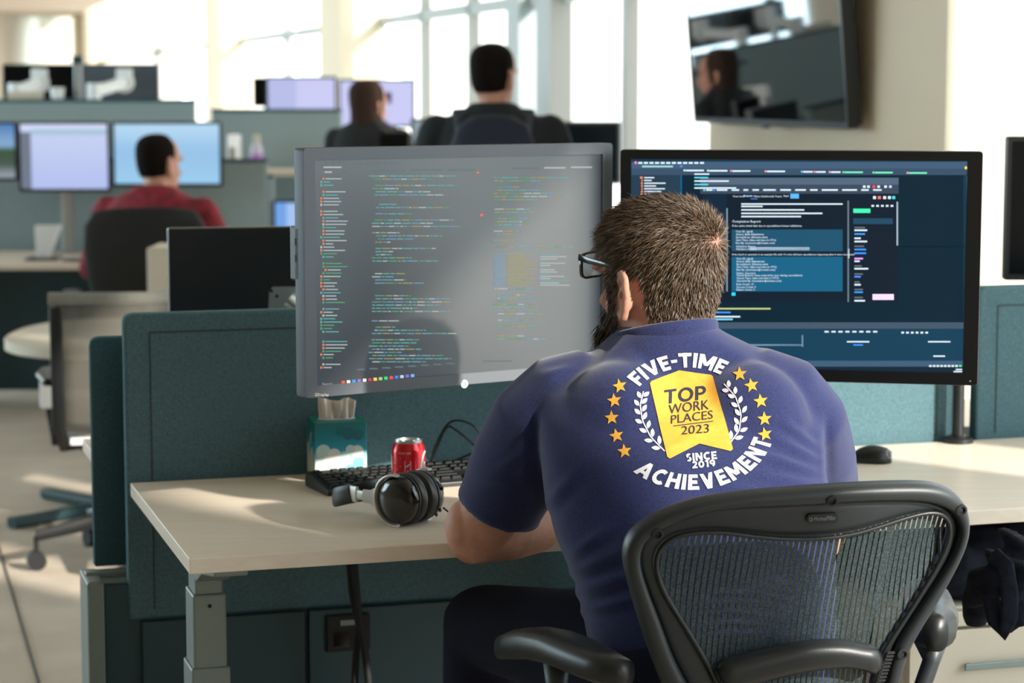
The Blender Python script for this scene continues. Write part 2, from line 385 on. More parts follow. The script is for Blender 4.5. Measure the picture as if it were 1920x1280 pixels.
# torso core under the shirt, so that the figure is one surface
LV = [(1290, 1340, 236, 3.60, .135), (1180, 1334, 242, 3.60, .14), (1080, 1322, 254, 3.62, .14), (1000, 1304, 270, 3.64, .145), (920, 1288, 275, 3.68, .145), (840, 1280, 276, 3.71, .14), (775, 1274, 276, 3.745, .130), (730, 1272, 268, 3.77, .112), (695, 1272, 232, 3.785, .096), (668, 1272, 184, 3.79, .100), (645, 1266, 140, 3.79, .097), (622, 1254, 104, 3.79, .093), (608, 1250, 88, 3.79, .085)]
def torso(mb, grow):
    rs = []
    for y, cx, hw, Yd, hd in LV:
        c = at(cx, y, Yd); px = Yd / F
        A = (Vector((1, 0, 0)) * math.cos(.2) + Vector((0, 1, 0)) * math.sin(.2)) * (hw * px + grow)
        B = Vector((-math.sin(.2), math.cos(.2), 0)) * (hd + grow)
        rs.append(oval(c, A, B, 36, .86))
    mb.rings(rs)
torso(body, -.016)
body_me = voxel(body, .0042, 3, .5, 'body')
body_o = link('body', body_me, M['skin'], man)

shirt = MB(); torso(shirt, .0)
# shoulders and sleeves
shirt.tube([at(1120, 712, 3.77), at(1060, 742, 3.765), at(1012, 792, 3.775), at(975, 860, 3.81), at(935, 952, 3.85)], [.06, .078, .086, .084, .076], 24)
shirt.tube([at(1400, 706, 3.78), at(1462, 742, 3.785), at(1498, 795, 3.80), at(1520, 860, 3.86), at(1534, 935, 3.94)], [.06, .078, .085, .080, .074], 24)
shirt.ell(tuple(at(1165, 810, 3.69)), (.115, .09, .12)); shirt.ell(tuple(at(1400, 810, 3.715)), (.11, .09, .12))
shirt_me = voxel(shirt, .0055, 22, .5, 't_shirt')
nv = len(shirt_me.vertices); co = np.empty(nv * 3, np.float32); shirt_me.vertices.foreach_get('co', co); co = co.reshape(-1, 3).astype(float)
no = np.empty(nv * 3, np.float32); shirt_me.vertices.foreach_get('normal', no); no = no.reshape(-1, 3).astype(float)
# folds: short ridges with a valley beside them
def to_px(P):
    d = P - np.array(CAM); w_ = d @ np.array(FW); return np.stack([960 + F * d[:, 0] / w_, 640 - F * (d @ np.array(UP)) / w_], 1)
px = to_px(co); disp = np.zeros(nv)
folds = [(1548, 872, 1440, 812, 9, 4.2), (1550, 893, 1425, 850, 9, 4.6), (1552, 912, 1430, 893, 10, 4.2), (1545, 850, 1470, 790, 8, 3.0), (1552, 780, 1556, 905, 8, -5.5),
         (1050, 1085, 1180, 1030, 11, 5), (1062, 1118, 1240, 1060, 12, 6), (1075, 1150, 1260, 1105, 10, 5), (1070, 1040, 1150, 985, 10, 4), (1015, 960, 1085, 880, 12, 4),
         (1230, 850, 1340, 800, 9, 2.2), (1220, 700, 1170, 660, 10, 2.5), (1330, 640, 1440, 690, 11, 2.2), (1180, 625, 1130, 680, 9, 3), (1075, 690, 1010, 705, 8, 3.2), (1000, 760, 1005, 940, 10, -4),
         (960, 820, 1000, 780, 9, 3), (930, 880, 985, 850, 9, 3), (900, 905, 960, 900, 8, 2.5), (1320, 905, 1480, 935, 13, 3)]
for x0, y0, x1, y1, wd, am in folds:
    a = np.array([x0, y0], float); b = np.array([x1, y1], float); ab = b - a; L2 = ab @ ab
    t = np.clip(((px - a) @ ab) / L2, 0, 1); dv = px - (a + t[:, None] * ab); d = np.linalg.norm(dv, axis=1)
    sg = ((px - a) @ np.array([-ab[1], ab[0]])) / math.sqrt(L2)
    env = np.sin(np.pi * np.clip(t * .86 + .07, 0, 1)) * np.exp(-np.maximum(0, d - abs(sg)) ** 2 / (wd * wd))
    disp += .001 * am * env * (np.exp(-(sg / wd) ** 2) - .55 * np.exp(-((sg - 1.7 * wd) / wd) ** 2)) * (no[:, 1] < .45)
co += no * disp[:, None]
shirt_me.vertices.foreach_set('co', co.astype(np.float32).ravel()); shirt_me.update()
shirt_o = link('t_shirt', shirt_me, M['navy'], man)
sh_bvh = BVHTree.FromPolygons([tuple(p) for p in co], [tuple(p.vertices) for p in shirt_me.polygons])
# ribbed collar
cc = at(1247, 628, 3.79)
path = []
for k in range(40):
    q = 2 * math.pi * k / 40
    path.append(cc + Vector((math.cos(q) * .086, math.sin(q) * .087, -.019 * math.sin(q) + .012 * math.cos(q))))
cl = MB(); cl.strap(path, .013, .005, (0, 0, 1), closed=True, n=12, e=.8)
collar = obj('collar', cl, M['navy'], shirt_o, smooth='all')
for sl, (c, ax, r_) in {'l': (at(935, 952, 3.86), at(975, 860, 3.835), .0735), 'r': (at(1534, 935, 3.95), at(1520, 860, 3.89), .0715)}.items():
    ax_ = (Vector(ax) - Vector(c)).normalized(); n1 = ax_.cross(Vector((0, 1, 0))).normalized(); n2 = ax_.cross(n1)
    hm = MB(); hm.strap([c + ax_ * .008 + (n1 * math.cos(q) + n2 * math.sin(q)) * r_ for q in [2 * math.pi * k / 32 for k in range(32)]], .010, .0035, tuple(ax_), closed=True, n=10, e=.8)
    obj('sleeve_hem', hm, M['navy'], shirt_o, smooth='all')
# printed emblem, laid on the cloth of the back
def lay(verts2, faces, name, m, lift=.0014):
    vs = []; nv2, nf2 = [tuple(p) for p in verts2], []
    for fc in faces:                                       # split long quads so that the print follows the cloth
        P = [np.array(verts2[i], float) for i in fc]
        if len(fc) != 4: nf2.append(fc); continue
        na = max(1, int(np.linalg.norm(P[1] - P[0]) / 4.5)); nb2 = max(1, int(np.linalg.norm(P[2] - P[1]) / 4.5))
        if na * nb2 == 1: nf2.append(fc); continue
        b0 = len(nv2)
        for j in range(nb2 + 1):
            for i in range(na + 1):
                a_, b_ = i / na, j / nb2; nv2.append(tuple((P[0] * (1 - a_) + P[1] * a_) * (1 - b_) + (P[3] * (1 - a_) + P[2] * a_) * b_))
        nf2 += [(b0 + j * (na + 1) + i, b0 + j * (na + 1) + i + 1, b0 + (j + 1) * (na + 1) + i + 1, b0 + (j + 1) * (na + 1) + i) for j in range(nb2) for i in range(na)]
    used = sorted({i for fc in nf2 for i in fc}); mp_ = {i: k for k, i in enumerate(used)}
    verts2, faces = [nv2[i] for i in used], [tuple(mp_[i] for i in fc) for fc in nf2]
    for x, y in verts2:
        d = ray(x, y).normalized(); h, nrm, _, _ = sh_bvh.ray_cast(CAM, d)
        if h is None: h = at(x, y, 3.62); nrm = -d
        if nrm.dot(d) > 0: nrm = -nrm
        vs.append(tuple(h + nrm * lift))
    me = bpy.data.meshes.new(name); me.from_pydata(vs, [], faces); me.update()
    me.polygons.foreach_set('use_smooth', [True] * len(me.polygons))
    return link(name, me, m, shirt_o)
def text_geo(s, bold=0.0, res=3):
    cu = bpy.data.curves.new('t', 'FONT'); cu.body = s; cu.size = 1; cu.offset = bold; cu.resolution_u = res; cu.space_character = 1 + bold * 5
    o = bpy.data.objects.new('t', cu); me = bpy.data.meshes.new_from_object(o)
    v = np.array([p.co[:2] for p in me.vertices]).reshape(-1, 2); f = [tuple(p.vertices) for p in me.polygons]
    bpy.data.objects.remove(o); bpy.data.curves.remove(cu); bpy.data.meshes.remove(me)
    v[:, 0] -= v[:, 0].min(); v[:, 1] -= v[:, 1].min(); return v, f
def block_geo(s, w=.24, gap=.13):
    """heavy sans capitals and digits built from straight and curved strokes, unit height"""
    V2, F2 = [], []; X = 0.0
    def poly(p, dx): n = len(V2); V2.extend([(x + dx, y) for x, y in p]); F2.append(tuple(range(n, n + len(p))))
    def rect(x0, y0, x1, y1): return [(x0, y0), (x1, y0), (x1, y1), (x0, y1)]
    def diag(xa, ya, xb, yb, k=1.12): return [(xa - w * k / 2, ya), (xa + w * k / 2, ya), (xb + w * k / 2, yb), (xb - w * k / 2, yb)]
    def ring(cx, cy, rx, ry, a0, a1, m=12):
        out = []
        for i in range(m):
            p, q = [math.radians(a0 + (a1 - a0) * (i + j) / m) for j in (0, 1)]
            out.append([(cx + rx * math.cos(p), cy + ry * math.sin(p)), (cx + rx * math.cos(q), cy + ry * math.sin(q)), (cx + (rx - w) * math.cos(q), cy + (ry - w) * math.sin(q)), (cx + (rx - w) * math.cos(p), cy + (ry - w) * math.sin(p))])
        return out
    for c in s:
        h = w / 2
        G = {'I': (w, [rect(0, 0, w, 1)]), '-': (.40, [rect(0, .5 - h * .8, .40, .5 + h * .8)]),
             'F': (.62, [rect(0, 0, w, 1), rect(0, 1 - w * .9, .62, 1), rect(0, .48 - h * .9, .56, .48 + h * .9)]),
             'E': (.66, [rect(0, 0, w, 1), rect(0, 1 - w * .9, .65, 1), rect(0, .5 - h * .9, .58, .5 + h * .9), rect(0, 0, .66, w * .9)]),
             'T': (.80, [rect(0, 1 - w * .9, .80, 1), rect(.40 - h, 0, .40 + h, 1)]), 'H': (.82, [rect(0, 0, w, 1), rect(.82 - w, 0, .82, 1), rect(0, .5 - h * .9, .82, .5 + h * .9)]),
             'V': (.94, [diag(.47, 0, h * 1.1, 1), diag(.47, 0, .94 - h * 1.1, 1)]), 'A': (.96, [diag(h * 1.1, 0, .48, 1), diag(.96 - h * 1.1, 0, .48, 1), rect(.24, .2, .72, .2 + w * .8)]),
             'M': (1.06, [rect(0, 0, w, 1), rect(1.06 - w, 0, 1.06, 1), diag(.53, .25, h * 1.1, 1), diag(.53, .25, 1.06 - h * 1.1, 1)]), 'N': (.86, [rect(0, 0, w, 1), rect(.86 - w, 0, .86, 1), diag(.86 - h * 1.1, 0, h * 1.1, 1)]),
             'C': (.84, ring(.5, .5, .5, .52, 52, 308)), 'O': (1.0, ring(.5, .5, .5, .52, 0, 360, 20)), '0': (.76, ring(.38, .5, .38, .51, 0, 360, 18)),
             'P': (.70, [rect(0, 0, w, 1), rect(0, 1 - w * .9, .40, 1), rect(0, .36, .40, .36 + w * .9)] + ring(.38, .68, .32, .32, -90, 90, 10)),
             'S': (.64, ring(.32, .725, .32, .285, 40, 250, 10) + ring(.32, .285, .32, .295, 80, -140, 10)), '1': (.42, [rect(.42 - w, 0, .42, 1), rect(0, 1 - w * .9, .42, 1)]),
             '2': (.66, ring(.32, .69, .32, .32, 160, -20, 10) + [diag(h * 1.4, w * .6, .52, .60), rect(0, 0, .66, w * .9)]), '9': (.72, ring(.36, .66, .36, .35, 0, 360, 16) + ring(.30, .46, .42, .46, 30, -75, 9))}
        wd_, ps = G[c]
        for p in ps: poly(p, X)
        X += wd_ + gap
    return np.array(V2), F2
def fit_text(s, cx, cy, wd, ht, rot=0, bold=0.0, shear=0.0):
    v, f = block_geo(s, bold) if bold else text_geo(s); v = v - v.min(0); v = v / v.max(0); v = (v - .5) * (wd, -ht); v[:, 0] += shear * v[:, 1]
    c, s_ = math.cos(math.radians(rot)), math.sin(math.radians(rot))
    return np.stack([cx + v[:, 0] * c - v[:, 1] * s_, cy + v[:, 0] * s_ + v[:, 1] * c], 1), f
def cut(poly, n=5):
    bm = bmesh.new(); bm.faces.new([bm.verts.new((x, y, 0)) for x, y in poly])
    bmesh.ops.triangulate(bm, faces=bm.faces)
    for _ in range(n):
        bmesh.ops.subdivide_edges(bm, edges=[e for e in bm.edges if e.calc_length() > 7], cuts=1, use_grid_fill=True)
        bmesh.ops.triangulate(bm, faces=bm.faces)
    bm.verts.index_update(); v = [(p.co.x, p.co.y) for p in bm.verts]; f = [tuple(q.index for q in g.verts) for g in bm.faces]; bm.free(); return v, f
lay(*cut([(1218, 719), (1221, 715), (1273, 694), (1333, 703), (1337, 706), (1355, 772), (1374, 842), (1370, 846), (1311, 832), (1256, 860), (1251, 857), (1237, 800)]), 'ribbon_badge', M['gold_ink'])
def arc(s, c, rx, ry, a0, a1, r0, r1, rot, bold, outer):
    v, f = block_geo(s, bold); v = v - v.min(0); v = v / v.max(0); out = []
    for x, y in v:
        a = math.radians(a0 + (a1 - a0) * x); r = (r0 + (r1 - r0) * y) if outer else (r1 + (r0 - r1) * y)
        X, Y_ = rx * r * math.cos(a), -ry * r * math.sin(a); q = math.radians(rot)
        out.append((c[0] + X * math.cos(q) - Y_ * math.sin(q), c[1] + X * math.sin(q) + Y_ * math.cos(q)))
    return out, f
lay(*arc('FIVE-TIME', (1290, 790), 138, 118, 140, 59, .86, 1.09, 0, .25, True), 'arched_lettering', M['white_ink'])
lay(*arc('ACHIEVEMENT', (1296, 796), 146, 114, 226, 346, .82, 1.08, 0, .25, False), 'arched_lettering', M['white_ink'])
for s, x, y, wd, ht, rot, bold in (('TOP', 1284, 741, 80, 27, -6, .19), ('WORK', 1291, 764, 77, 18, -7, .0), ('PLACES', 1297, 783, 79, 16, -7, .0), ('2023', 1303, 806, 52, 16, -5, .0)):
    lay(*fit_text(s, x, y, wd, ht, rot, bold, -.12), 'badge_lettering', M['navy_ink'], .0024)
lay([(1262, 799), (1337, 790), (1337, 791.5), (1262, 800.5)], [(0, 1, 2, 3)], 'badge_rule', M['navy_ink'], .0024)
for s, x, y, wd, ht in (('SINCE', 1315, 856, 57, 15), ('2019', 1319, 870, 43, 13)):
    lay(*fit_text(s, x, y, wd, ht, -5, .24), 'date_lettering', M['white_ink'])
for k, (x, y) in enumerate([(1162, 724), (1152, 751), (1147, 783), (1156, 817), (1171, 846), (1387, 702), (1409, 723), (1426, 752), (1433, 785), (1434, 814)]):
    r = -12 + 4 * (k % 3); pts = [(x + q * math.sin(math.radians(r + 36 * i)), y - q * math.cos(math.radians(r + 36 * i))) for i in range(10) for q in [14 if i % 2 == 0 else 6]]
    v = pts + [(x, y)]; lay(v, [(i, (i + 1) % 10, 10) for i in range(10)], 'star', M['gold_ink'])
def laurel(stem, flip):
    P = [np.array(p, float) for p in stem]; n = len(P); N = 15; vs = []; fs = []
    def pos(t):
        t *= n - 1; i = min(int(t), n - 2); return P[i] + (P[i + 1] - P[i]) * (t - i)
    L = [pos(k / N) for k in range(N + 1)]
    for k in range(N + 1):
        d = L[min(k + 1, N)] - L[max(k - 1, 0)]; d /= np.linalg.norm(d); q = np.array([-d[1], d[0]]) * 1.1; vs += [tuple(L[k] - q), tuple(L[k] + q)]
    fs = [(2 * k, 2 * k + 1, 2 * k + 3, 2 * k + 2) for k in range(N)]; lay(vs, fs, 'laurel_stem', M['white_ink'])
    for k in range(7):
        for sd in (-1, 1):
            t = .06 + .135 * k + (.04 if sd > 0 else 0); t = min(t, .97); p = pos(t); d = pos(min(1, t + .05)) - pos(max(0, t - .05)); d /= np.linalg.norm(d); q = np.array([-d[1], d[0]]) * sd
            a = d * .78 + q * .62; a /= np.linalg.norm(a); b = np.array([-a[1], a[0]]); ln = 17.5 - .6 * k; o = p + q * 2.2
            lv = [o] + [o + a * ln * s_ + b * wd for s_, wd in ((.25, 3.1), (.5, 4.0), (.75, 2.9))] + [o + a * ln] + [o + a * ln * s_ - b * wd for s_, wd in ((.75, 2.9), (.5, 4.0), (.25, 3.1))]
            lay([tuple(z) for z in lv], [tuple(range(8))], 'laurel_leaf', M['white_ink'])
laurel([(1246, 846), (1220, 820), (1204, 788), (1200, 759), (1206, 734)], 1)
laurel([(1368, 832), (1386, 807), (1390, 775), (1379, 743), (1358, 720)], -1)

# trousers
tr = MB()
hipL, hipR = at(1235, 1300, 3.56), at(1390, 1300, 3.56); hipL.z = hipR.z = .57
knL, knR = at(905, 1262, 3.93), D(1.0, .42, .58)
knL.z = .575
tr.ell(tuple((hipL + hipR) * .5), (.2, .16, .13))
for h, k, fx in ((hipL, knL, -.02), (hipR, knR, .02)):
    tr.tube([h, h * .5 + k * .5 + Z3 * .015, k], [.105, .095, .074], 20, round_ends=True)
    ft = Vector((k.x + fx, k.y + .10, .1)); tr.tube([k, k * .5 + ft * .5, ft], [.072, .066, .055], 16, round_ends=True)
link('trousers', voxel(tr, .01, 5, .5, 'trousers'), M['denim'], man)
for k in (knL, knR):
    s_ = MB(); f0 = Vector((k.x, k.y + .06, .0)); s_.rings([oval(f0 + V * .1 + Z3 * z, U * a, V * b, 20) for z, a, b in ((.002, .045, .14), (.03, .05, .145), (.07, .043, .11), (.11, .036, .05))])
    obj('shoe', s_, M['rubber'], man, smooth='all')

# hair: cap of short strands swept away from a whorl at the crown
def hloc(P): return (P - np.array(MH.translation)) @ np.array([HX, HY, HZv]).T / HS
bc = MB(); head_shapes(bc, MH, HS, ears=False, nose=False)
scalp = voxel(bc, .006, 2, .5, 'scalp')
WH = np.array([.018, -.082, .070])                     # crown whorl, in head coordinates
def hair_zone(P, nrm=None):
    q = hloc(P); x, y, z = q[:, 0], q[:, 1], q[:, 2]
    front = np.where(z > .055, .050 - .2 * np.maximum(0, z - .09), np.where(z > -.004, .036, .010))
    nape = z > np.where(y < -.02, -.050 + .006 * np.abs(x) / .05, -.03)
    ear = (np.abs(x) > .05) & (y > -.040) & (y < .016) & (z < .026)
    return (y < front) & nape & ~ear
vv = len(scalp.vertices); sc = np.empty(vv * 3, np.float32); scalp.vertices.foreach_get('co', sc); sc = sc.reshape(-1, 3).astype(float)
sn = np.empty(vv * 3, np.float32); scalp.vertices.foreach_get('normal', sn); sn = sn.reshape(-1, 3).astype(float)
keepv = hair_zone(sc); cap_v = sc + sn * .0035
fs = [tuple(p.vertices) for p in scalp.polygons if all(keepv[i] for i in p.vertices)]
cap = bpy.data.meshes.new('hair'); cap.from_pydata([tuple(p) for p in cap_v], [], fs)
dw = np.linalg.norm(hloc(sc) - WH, axis=1); k = np.clip((dw - .018) / .03, 0, 1)[:, None]
c_sc, c_hr = np.array(rgb(146, 104, 86)), np.array(rgb(66, 50, 38))
set_col(cap, c_sc * (1 - k) + c_hr * k); cap.update()
hairm = attr_mat('hair_strands', .5, spec=.45)
cap_o = link('hair', cap, hairm, man)
def strands(n, keep, base, ln, wd, flow, tint=.35):
    P, N = sample(scalp, n, keep); q = hloc(P); d = flow(q, N) ; d += rng.normal(size=d.shape) * .16
    g = np.clip(1 + tint * rng.normal(size=(n, 1)), .35, 1.9); c = np.array(base)[:3] * g + rng.random((n, 1)) ** 6 * .12
    return fan_blades(P + N * .0025, d, ln(q) * (.75 + .5 * rng.random(n)), wd, c)
RH = np.array([HX, HY, HZv])
def flow_hair(q, N):
    v = q - WH; v[:, 1] *= .9; v /= np.linalg.norm(v, axis=1)[:, None] + 1e-6; sw = np.stack([-v[:, 2], np.zeros(len(v)), v[:, 0]], 1) * .25
    w_ = (v + sw) @ RH; w_ = w_ - N * (w_ * N).sum(1)[:, None]; w_ /= np.linalg.norm(w_, axis=1)[:, None] + 1e-6
    low = np.clip((.02 - q[:, 2]) / .06, 0, 1)[:, None]; w_ = w_ * (1 - low) + np.array([0, 0, -1.0]) * low
    return w_ + N * (.30 + .16 * (q[:, 2] > .075))[:, None]
def dens(P, N):
    z = hair_zone(P); d_ = np.linalg.norm(hloc(P) - WH, axis=1); return z * np.clip((d_ - .003) / .028, .3, 1)
hs = strands(23000, dens, rgb(88, 70, 52), lambda q: .013 + .014 * np.clip((q[:, 2] + .02) / .1, 0, 1) + .008 * (q[:, 1] > .03), .00075, flow_hair)
link('hair_strands', hs, hairm, cap_o)['kind'] = 'stuff'
# beard: full on the jaw, longer below the chin
def beard_zone(P, N):
    q = hloc(P); y, z = q[:, 1], q[:, 2]
    return ((z < -.040) & (y > .028) | (z < .004) & (y > .026) & (y < .048) & (z > -.045)) & (np.abs(q[:, 0]) > .0) & ~((z > -.066) & (y > .088)) & (z < -.030 - .25 * np.maximum(0, y - .055)) | ((z < .006) & (z > -.045) & (y > .024) & (y < .044))
bcol = rgb(62, 46, 33)
bd = MB()
bd.rings([oval(HL(0, y, z), HX * a * HS, HY * f * HS, 24, .9, HY * b * HS) for z, y, a, f, b in ((-.172, .055, .014, .02, .018), (-.155, .055, .032, .042, .035), (-.13, .052, .048, .056, .05), (-.105, .055, .055, .053, .045), (-.08, .06, .059, .047, .03), (-.06, .062, .062, .042, .02))])
bmesh_ = voxel(bd, .005, 6, .5, 'beard'); vcol = np.tile(np.array(rgb(44, 33, 26)), (len(bmesh_.vertices), 1)); set_col(bmesh_, vcol)
beard_o = link('beard', bmesh_, hairm, man)
def flow_b(q, N): return N * .45 + np.array([0, 0, -1.0]) + np.array(HY) * .12
P1 = strands(4200, beard_zone, bcol, lambda q: .014 + .022 * np.clip((-.03 - q[:, 2]) / .07, 0, 1), .00065, flow_b); link('beard_strands', P1, hairm, beard_o)['kind'] = 'stuff'
P, N = sample(bmesh_, 5200, lambda p, n: np.ones(len(p))); g = np.clip(1 + .4 * rng.normal(size=(5200, 1)), .3, 2)
link('beard_strands', fan_blades(P, N * .4 + np.array([0, 0, -1.0]) + .22 * rng.normal(size=N.shape), .018 + .02 * rng.random(5200), .00065, np.array(bcol)[:3] * g), hairm, beard_o)['kind'] = 'stuff'
bpy.data.meshes.remove(scalp)
# glasses
def temple(sg):
    gl = MB(); gl.strap([HL(sg * .0785, -.004, .034), HL(sg * .081, .03, .036), HL(sg * .080, .075, .040), HL(sg * .074, .105, .043)], [.0035, .0042, .0055, .006], .0018, tuple(HZv), n=10); return gl
br = MB(); br.tube([HL(-.010, .116, .034), HL(0, .121, .038), HL(.010, .116, .034)], .0025, 8)
glo = obj('glasses', br, M['blackgloss'], man, smooth=True, label='black rectangular glasses')
for sg in (-1, 1): obj('temple_arm', temple(sg), M['blackgloss'], glo, smooth=True)
def rim(sg):
    c = HL(sg * .039, .116, .028); pts = []
    for k in range(28):
        q = 2 * math.pi * k / 28; co_, si = math.cos(q), math.sin(q)
        x_ = math.copysign(abs(co_) ** .45, co_) * .030; z_ = math.copysign(abs(si) ** .5, si) * .0195
        pts.append(c + HX * x_ * HS + HZv * z_ * HS - HY * abs(x_ * sg + .0) * .0 * HS + HY * (-.010 * (sg * x_ > 0) * abs(x_) / .03) * HS)
    return c, pts
glassm = mat('lens_glass', (235, 240, 240), .05, spec=.5); glassm.node_tree.nodes['Principled BSDF'].inputs['Transmission Weight'].default_value = .92
glassm.node_tree.nodes['Principled BSDF'].inputs['IOR'].default_value = 1.05
for sg in (-1, 1):
    c, pts = rim(sg); r_ = MB(); r_.strap(pts, .0032, .0024, tuple(HY), closed=True, n=8); obj('lens_rim', r_, M['blackgloss'], glo, smooth=True)
    le = MB(); le.prism(pts, tuple(HY * .0015)); obj('lens', le, glassm, glo)

# ------------------------------------------------------------------ desk, privacy panels and spine
DL, DV, DZ = 2.45, .775, .73
desk = thing('desk', 'pale beige sit-stand desk with grey telescopic legs, in the foreground', 'desk', tuple(D(0, 0, 0)))
obj('desk_top', MB().box((0, 0, DZ - .028), (DL, DV, DZ), MD), M['desk'], desk, .002)
for cu_, cv in ((.075, .30), (DL - .12, .30)):
    for nm, (hw, hd, z0, z1) in {'upper_leg_stage': (.026, .040, .60, .70), 'middle_leg_stage': (.031, .045, .46, .607), 'lower_leg_stage': (.036, .05, .02, .47)}.items():
        lg = obj(nm, MB().box((cu_ - hw, cv - hd, z0), (cu_ + hw, cv + hd, z1), MD), M['steel'], desk, .004)
        if nm == 'middle_leg_stage':
            obj('screw_hole', MB().lathe([(.0035, 0), (.0035, .0012)], 10, MD @ Matrix.Translation((cu_, cv - hd - .0006, .585)) @ Matrix.Rotation(math.pi / 2, 4, 'X')), M['rubber'], lg)
    br_ = MB(); br_.prism([MD @ Vector((cu_ - .03, v, z)) for v, z in ((.02, .702), (.02, .690), (.16, .665), (.22, .640), (.40, .640), (.46, .665), (.68, .690), (.68, .702))], tuple(U * .06))
    obj('top_bracket', br_, M['steel'], desk, .003)
    obj('foot', MB().box((cu_ - .035, .02, 0), (cu_ + .035, .70, .022), MD), M['steel'], desk, .005)
PV = .795
def panel(name, label, u0, u1, v0, v1, z0, z1, m, seams):
    e = thing(name, label, 'partition', tuple(D(u0, v0, 0)))
    r = .018; pts = [(u0, z0), (u1, z0)]
    for cx, cz, a0 in ((u1 - r, z1 - r, 0), (u0 + r, z1 - r, 90)):
        pts += [(cx + r * math.cos(math.radians(a0 + a)), cz + r * math.sin(math.radians(a0 + a))) for a in (0, 30, 60, 90)]
    b = MB(); b.prism([MD @ Vector((u, v0, z)) for u, z in pts], tuple(V * (v1 - v0)))
    obj('fabric_board', b, m, e, .006, 2)
    for s_ in seams: obj('seam', MB().tube([MD @ Vector((p[0], v0 - .0005, p[1])) for p in s_], .0016, 6), M['seam'], e)
panel('desk_partition', 'grey fabric partition running along the back of the foreground desk', -.005, 1.905, PV, PV + .035, .44, 1.074, M['fabric'],
      [[(.048, .46), (.048, 1.035)], [(.048, 1.035), (1.88, 1.035)], [(1.835, .74), (1.835, 1.03)]])
panel('desk_partition', 'grey fabric partition right of the dark screen, at the right photo edge', 1.935, 2.5, PV, PV + .035, .44, 1.080, M['fabric'], [[(1.985, .74), (1.985, 1.035)], [(1.985, 1.035), (2.48, 1.035)]])
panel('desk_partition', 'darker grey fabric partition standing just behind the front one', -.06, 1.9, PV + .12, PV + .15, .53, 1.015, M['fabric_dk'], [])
sp = thing('power_spine', 'grey metal power spine under the partitions, with capped top edge', 'cabinet', tuple(D(-.08, PV, 0)))
obj('core', MB().box((-.055, PV + .005, 0), (2.45, PV + .125, .515), MD), M['steel_dk'], sp, .003)
obj('end_cap', MB().box((-.09, PV - .005, 0), (-.055, PV + .135, .525), MD), M['steel'], sp, .005)
for k, z in enumerate((.520, .530)): obj('cap_rail', MB().box((-.085, PV + .02 + .045 * k, .512), (2.45, PV + .055 + .045 * k, z), MD), M['steel'], sp, .003)
obj('cover_panel', MB().box((.02, PV - .012, .03), (.36, PV + .006, .436), MD), M['steel_dk'], sp, .002)
obj('cover_panel', MB().box((.37, PV - .012, .03), (2.4, PV + .006, .436), MD), M['steel_dk'], sp, .002)
ot = obj('power_outlet', MB().box((.405, PV - .022, .345), (.50, PV - .010, .425), MD), M['rubber'], sp, .004)
obj('label_strip', MB().box((.435, PV - .0235, .402), (.482, PV - .0215, .413), MD), M['steel'], ot)
obj('socket', MB().box((.42, PV - .024, .356), (.455, PV - .021, .388), MD), M['blackgloss'], ot, .003)
od = thing('desk', 'beige desk on the far side of the partitions, corner showing left', 'desk', tuple(D(-.02, PV + .17, 0)))
obj('desk_top', MB().box((-.03, PV + .17, DZ - .028), (DL, PV + .17 + .42, DZ), MD), M['desk'], od, .002)
for cu_ in (.09, DL - .1):
    obj('leg_column', MB().box((cu_ - .03, PV + .38, .02), (cu_ + .03, PV + .46, .70), MD), M['steel'], od, .004)
    obj('foot', MB().box((cu_ - .035, PV + .2, 0), (cu_ + .035, PV + .56, .022), MD), M['steel'], od, .005)
# power cables hanging behind the desk edge
for k, (pts, lab) in enumerate(((((655, 1050), (660, 1110), (674, 1175), (668, 1230), (664, 1300)), 'black power cable hanging under the desk, the straighter one'), (((664, 1050), (668, 1100), (673, 1160), (684, 1220), (694, 1300)), 'black power cable hanging under the desk, bending right at the bottom'))):
    P = [at(x, y, 4.50 - .02 * k) for x, y in pts]; P = [P[0] + Z3 * .02] + P + [P[-1] - Z3 * .3, Vector((P[-1].x, P[-1].y + .02, .006))]
    tag(obj('power_cable', MB().tube(P, .0075, 8), M['rubber'], smooth='all'), lab, 'cable', 'cables under the desk')

# ------------------------------------------------------------------ monitors
txtm = attr_mat('screen_text', .5, .72)
def strip_mesh(name, quads, Mi, y):
    """flat marks on a screen: quads = (x0, y0, x1, y1, colour) in photo columns/rows, Mi = pixel -> local (x, z)"""
    vs, fs, cs = [], [], []
    for x0, y0, x1, y1, c in quads:
        n = len(vs)
        for p in ((x0, y0), (x1, y0), (x1, y1), (x0, y1)):
            a = Mi(*p); vs.append((a[0], y, a[1])); cs.append(c)
        fs.append((n, n + 1, n + 2, n + 3))
    me = bpy.data.meshes.new(name); me.from_pydata(vs, [], fs); set_col(me, cs); me.update(); return me
def frame_mesh(w_, h_, bl, br_, bt, bb, y0, y1, r=.006):
    b = MB(); X0, X1, Z0, Z1 = -w_ / 2, w_ / 2, -h_ / 2, h_ / 2
    o = []; 
    def rr(x0, x1, z0, z1, r):
        q = []
        for cx, cz, a0 in ((x1 - r, z1 - r, 0), (x0 + r, z1 - r, 90), (x0 + r, z0 + r, 180), (x1 - r, z0 + r, 270)):
            q += [(cx + r * math.cos(math.radians(a0 + a)), cz + r * math.sin(math.radians(a0 + a))) for a in (0, 22, 45, 68, 90)]
        return q
    out, inn = rr(X0, X1, Z0, Z1, r), rr(X0 + bl, X1 - br_, Z0 + bb, Z1 - bt, .0012)
    b.rings([[(x, y1, z) for x, z in out], [(x, y0 + .002, z) for x, z in out], [(x * .9975, y0, z * .9975) for x, z in out], [(x, y0, z) for x, z in inn], [(x, y0 + .006, z) for x, z in inn], [(x, y1, z) for x, z in inn]], closed=True)
    return b
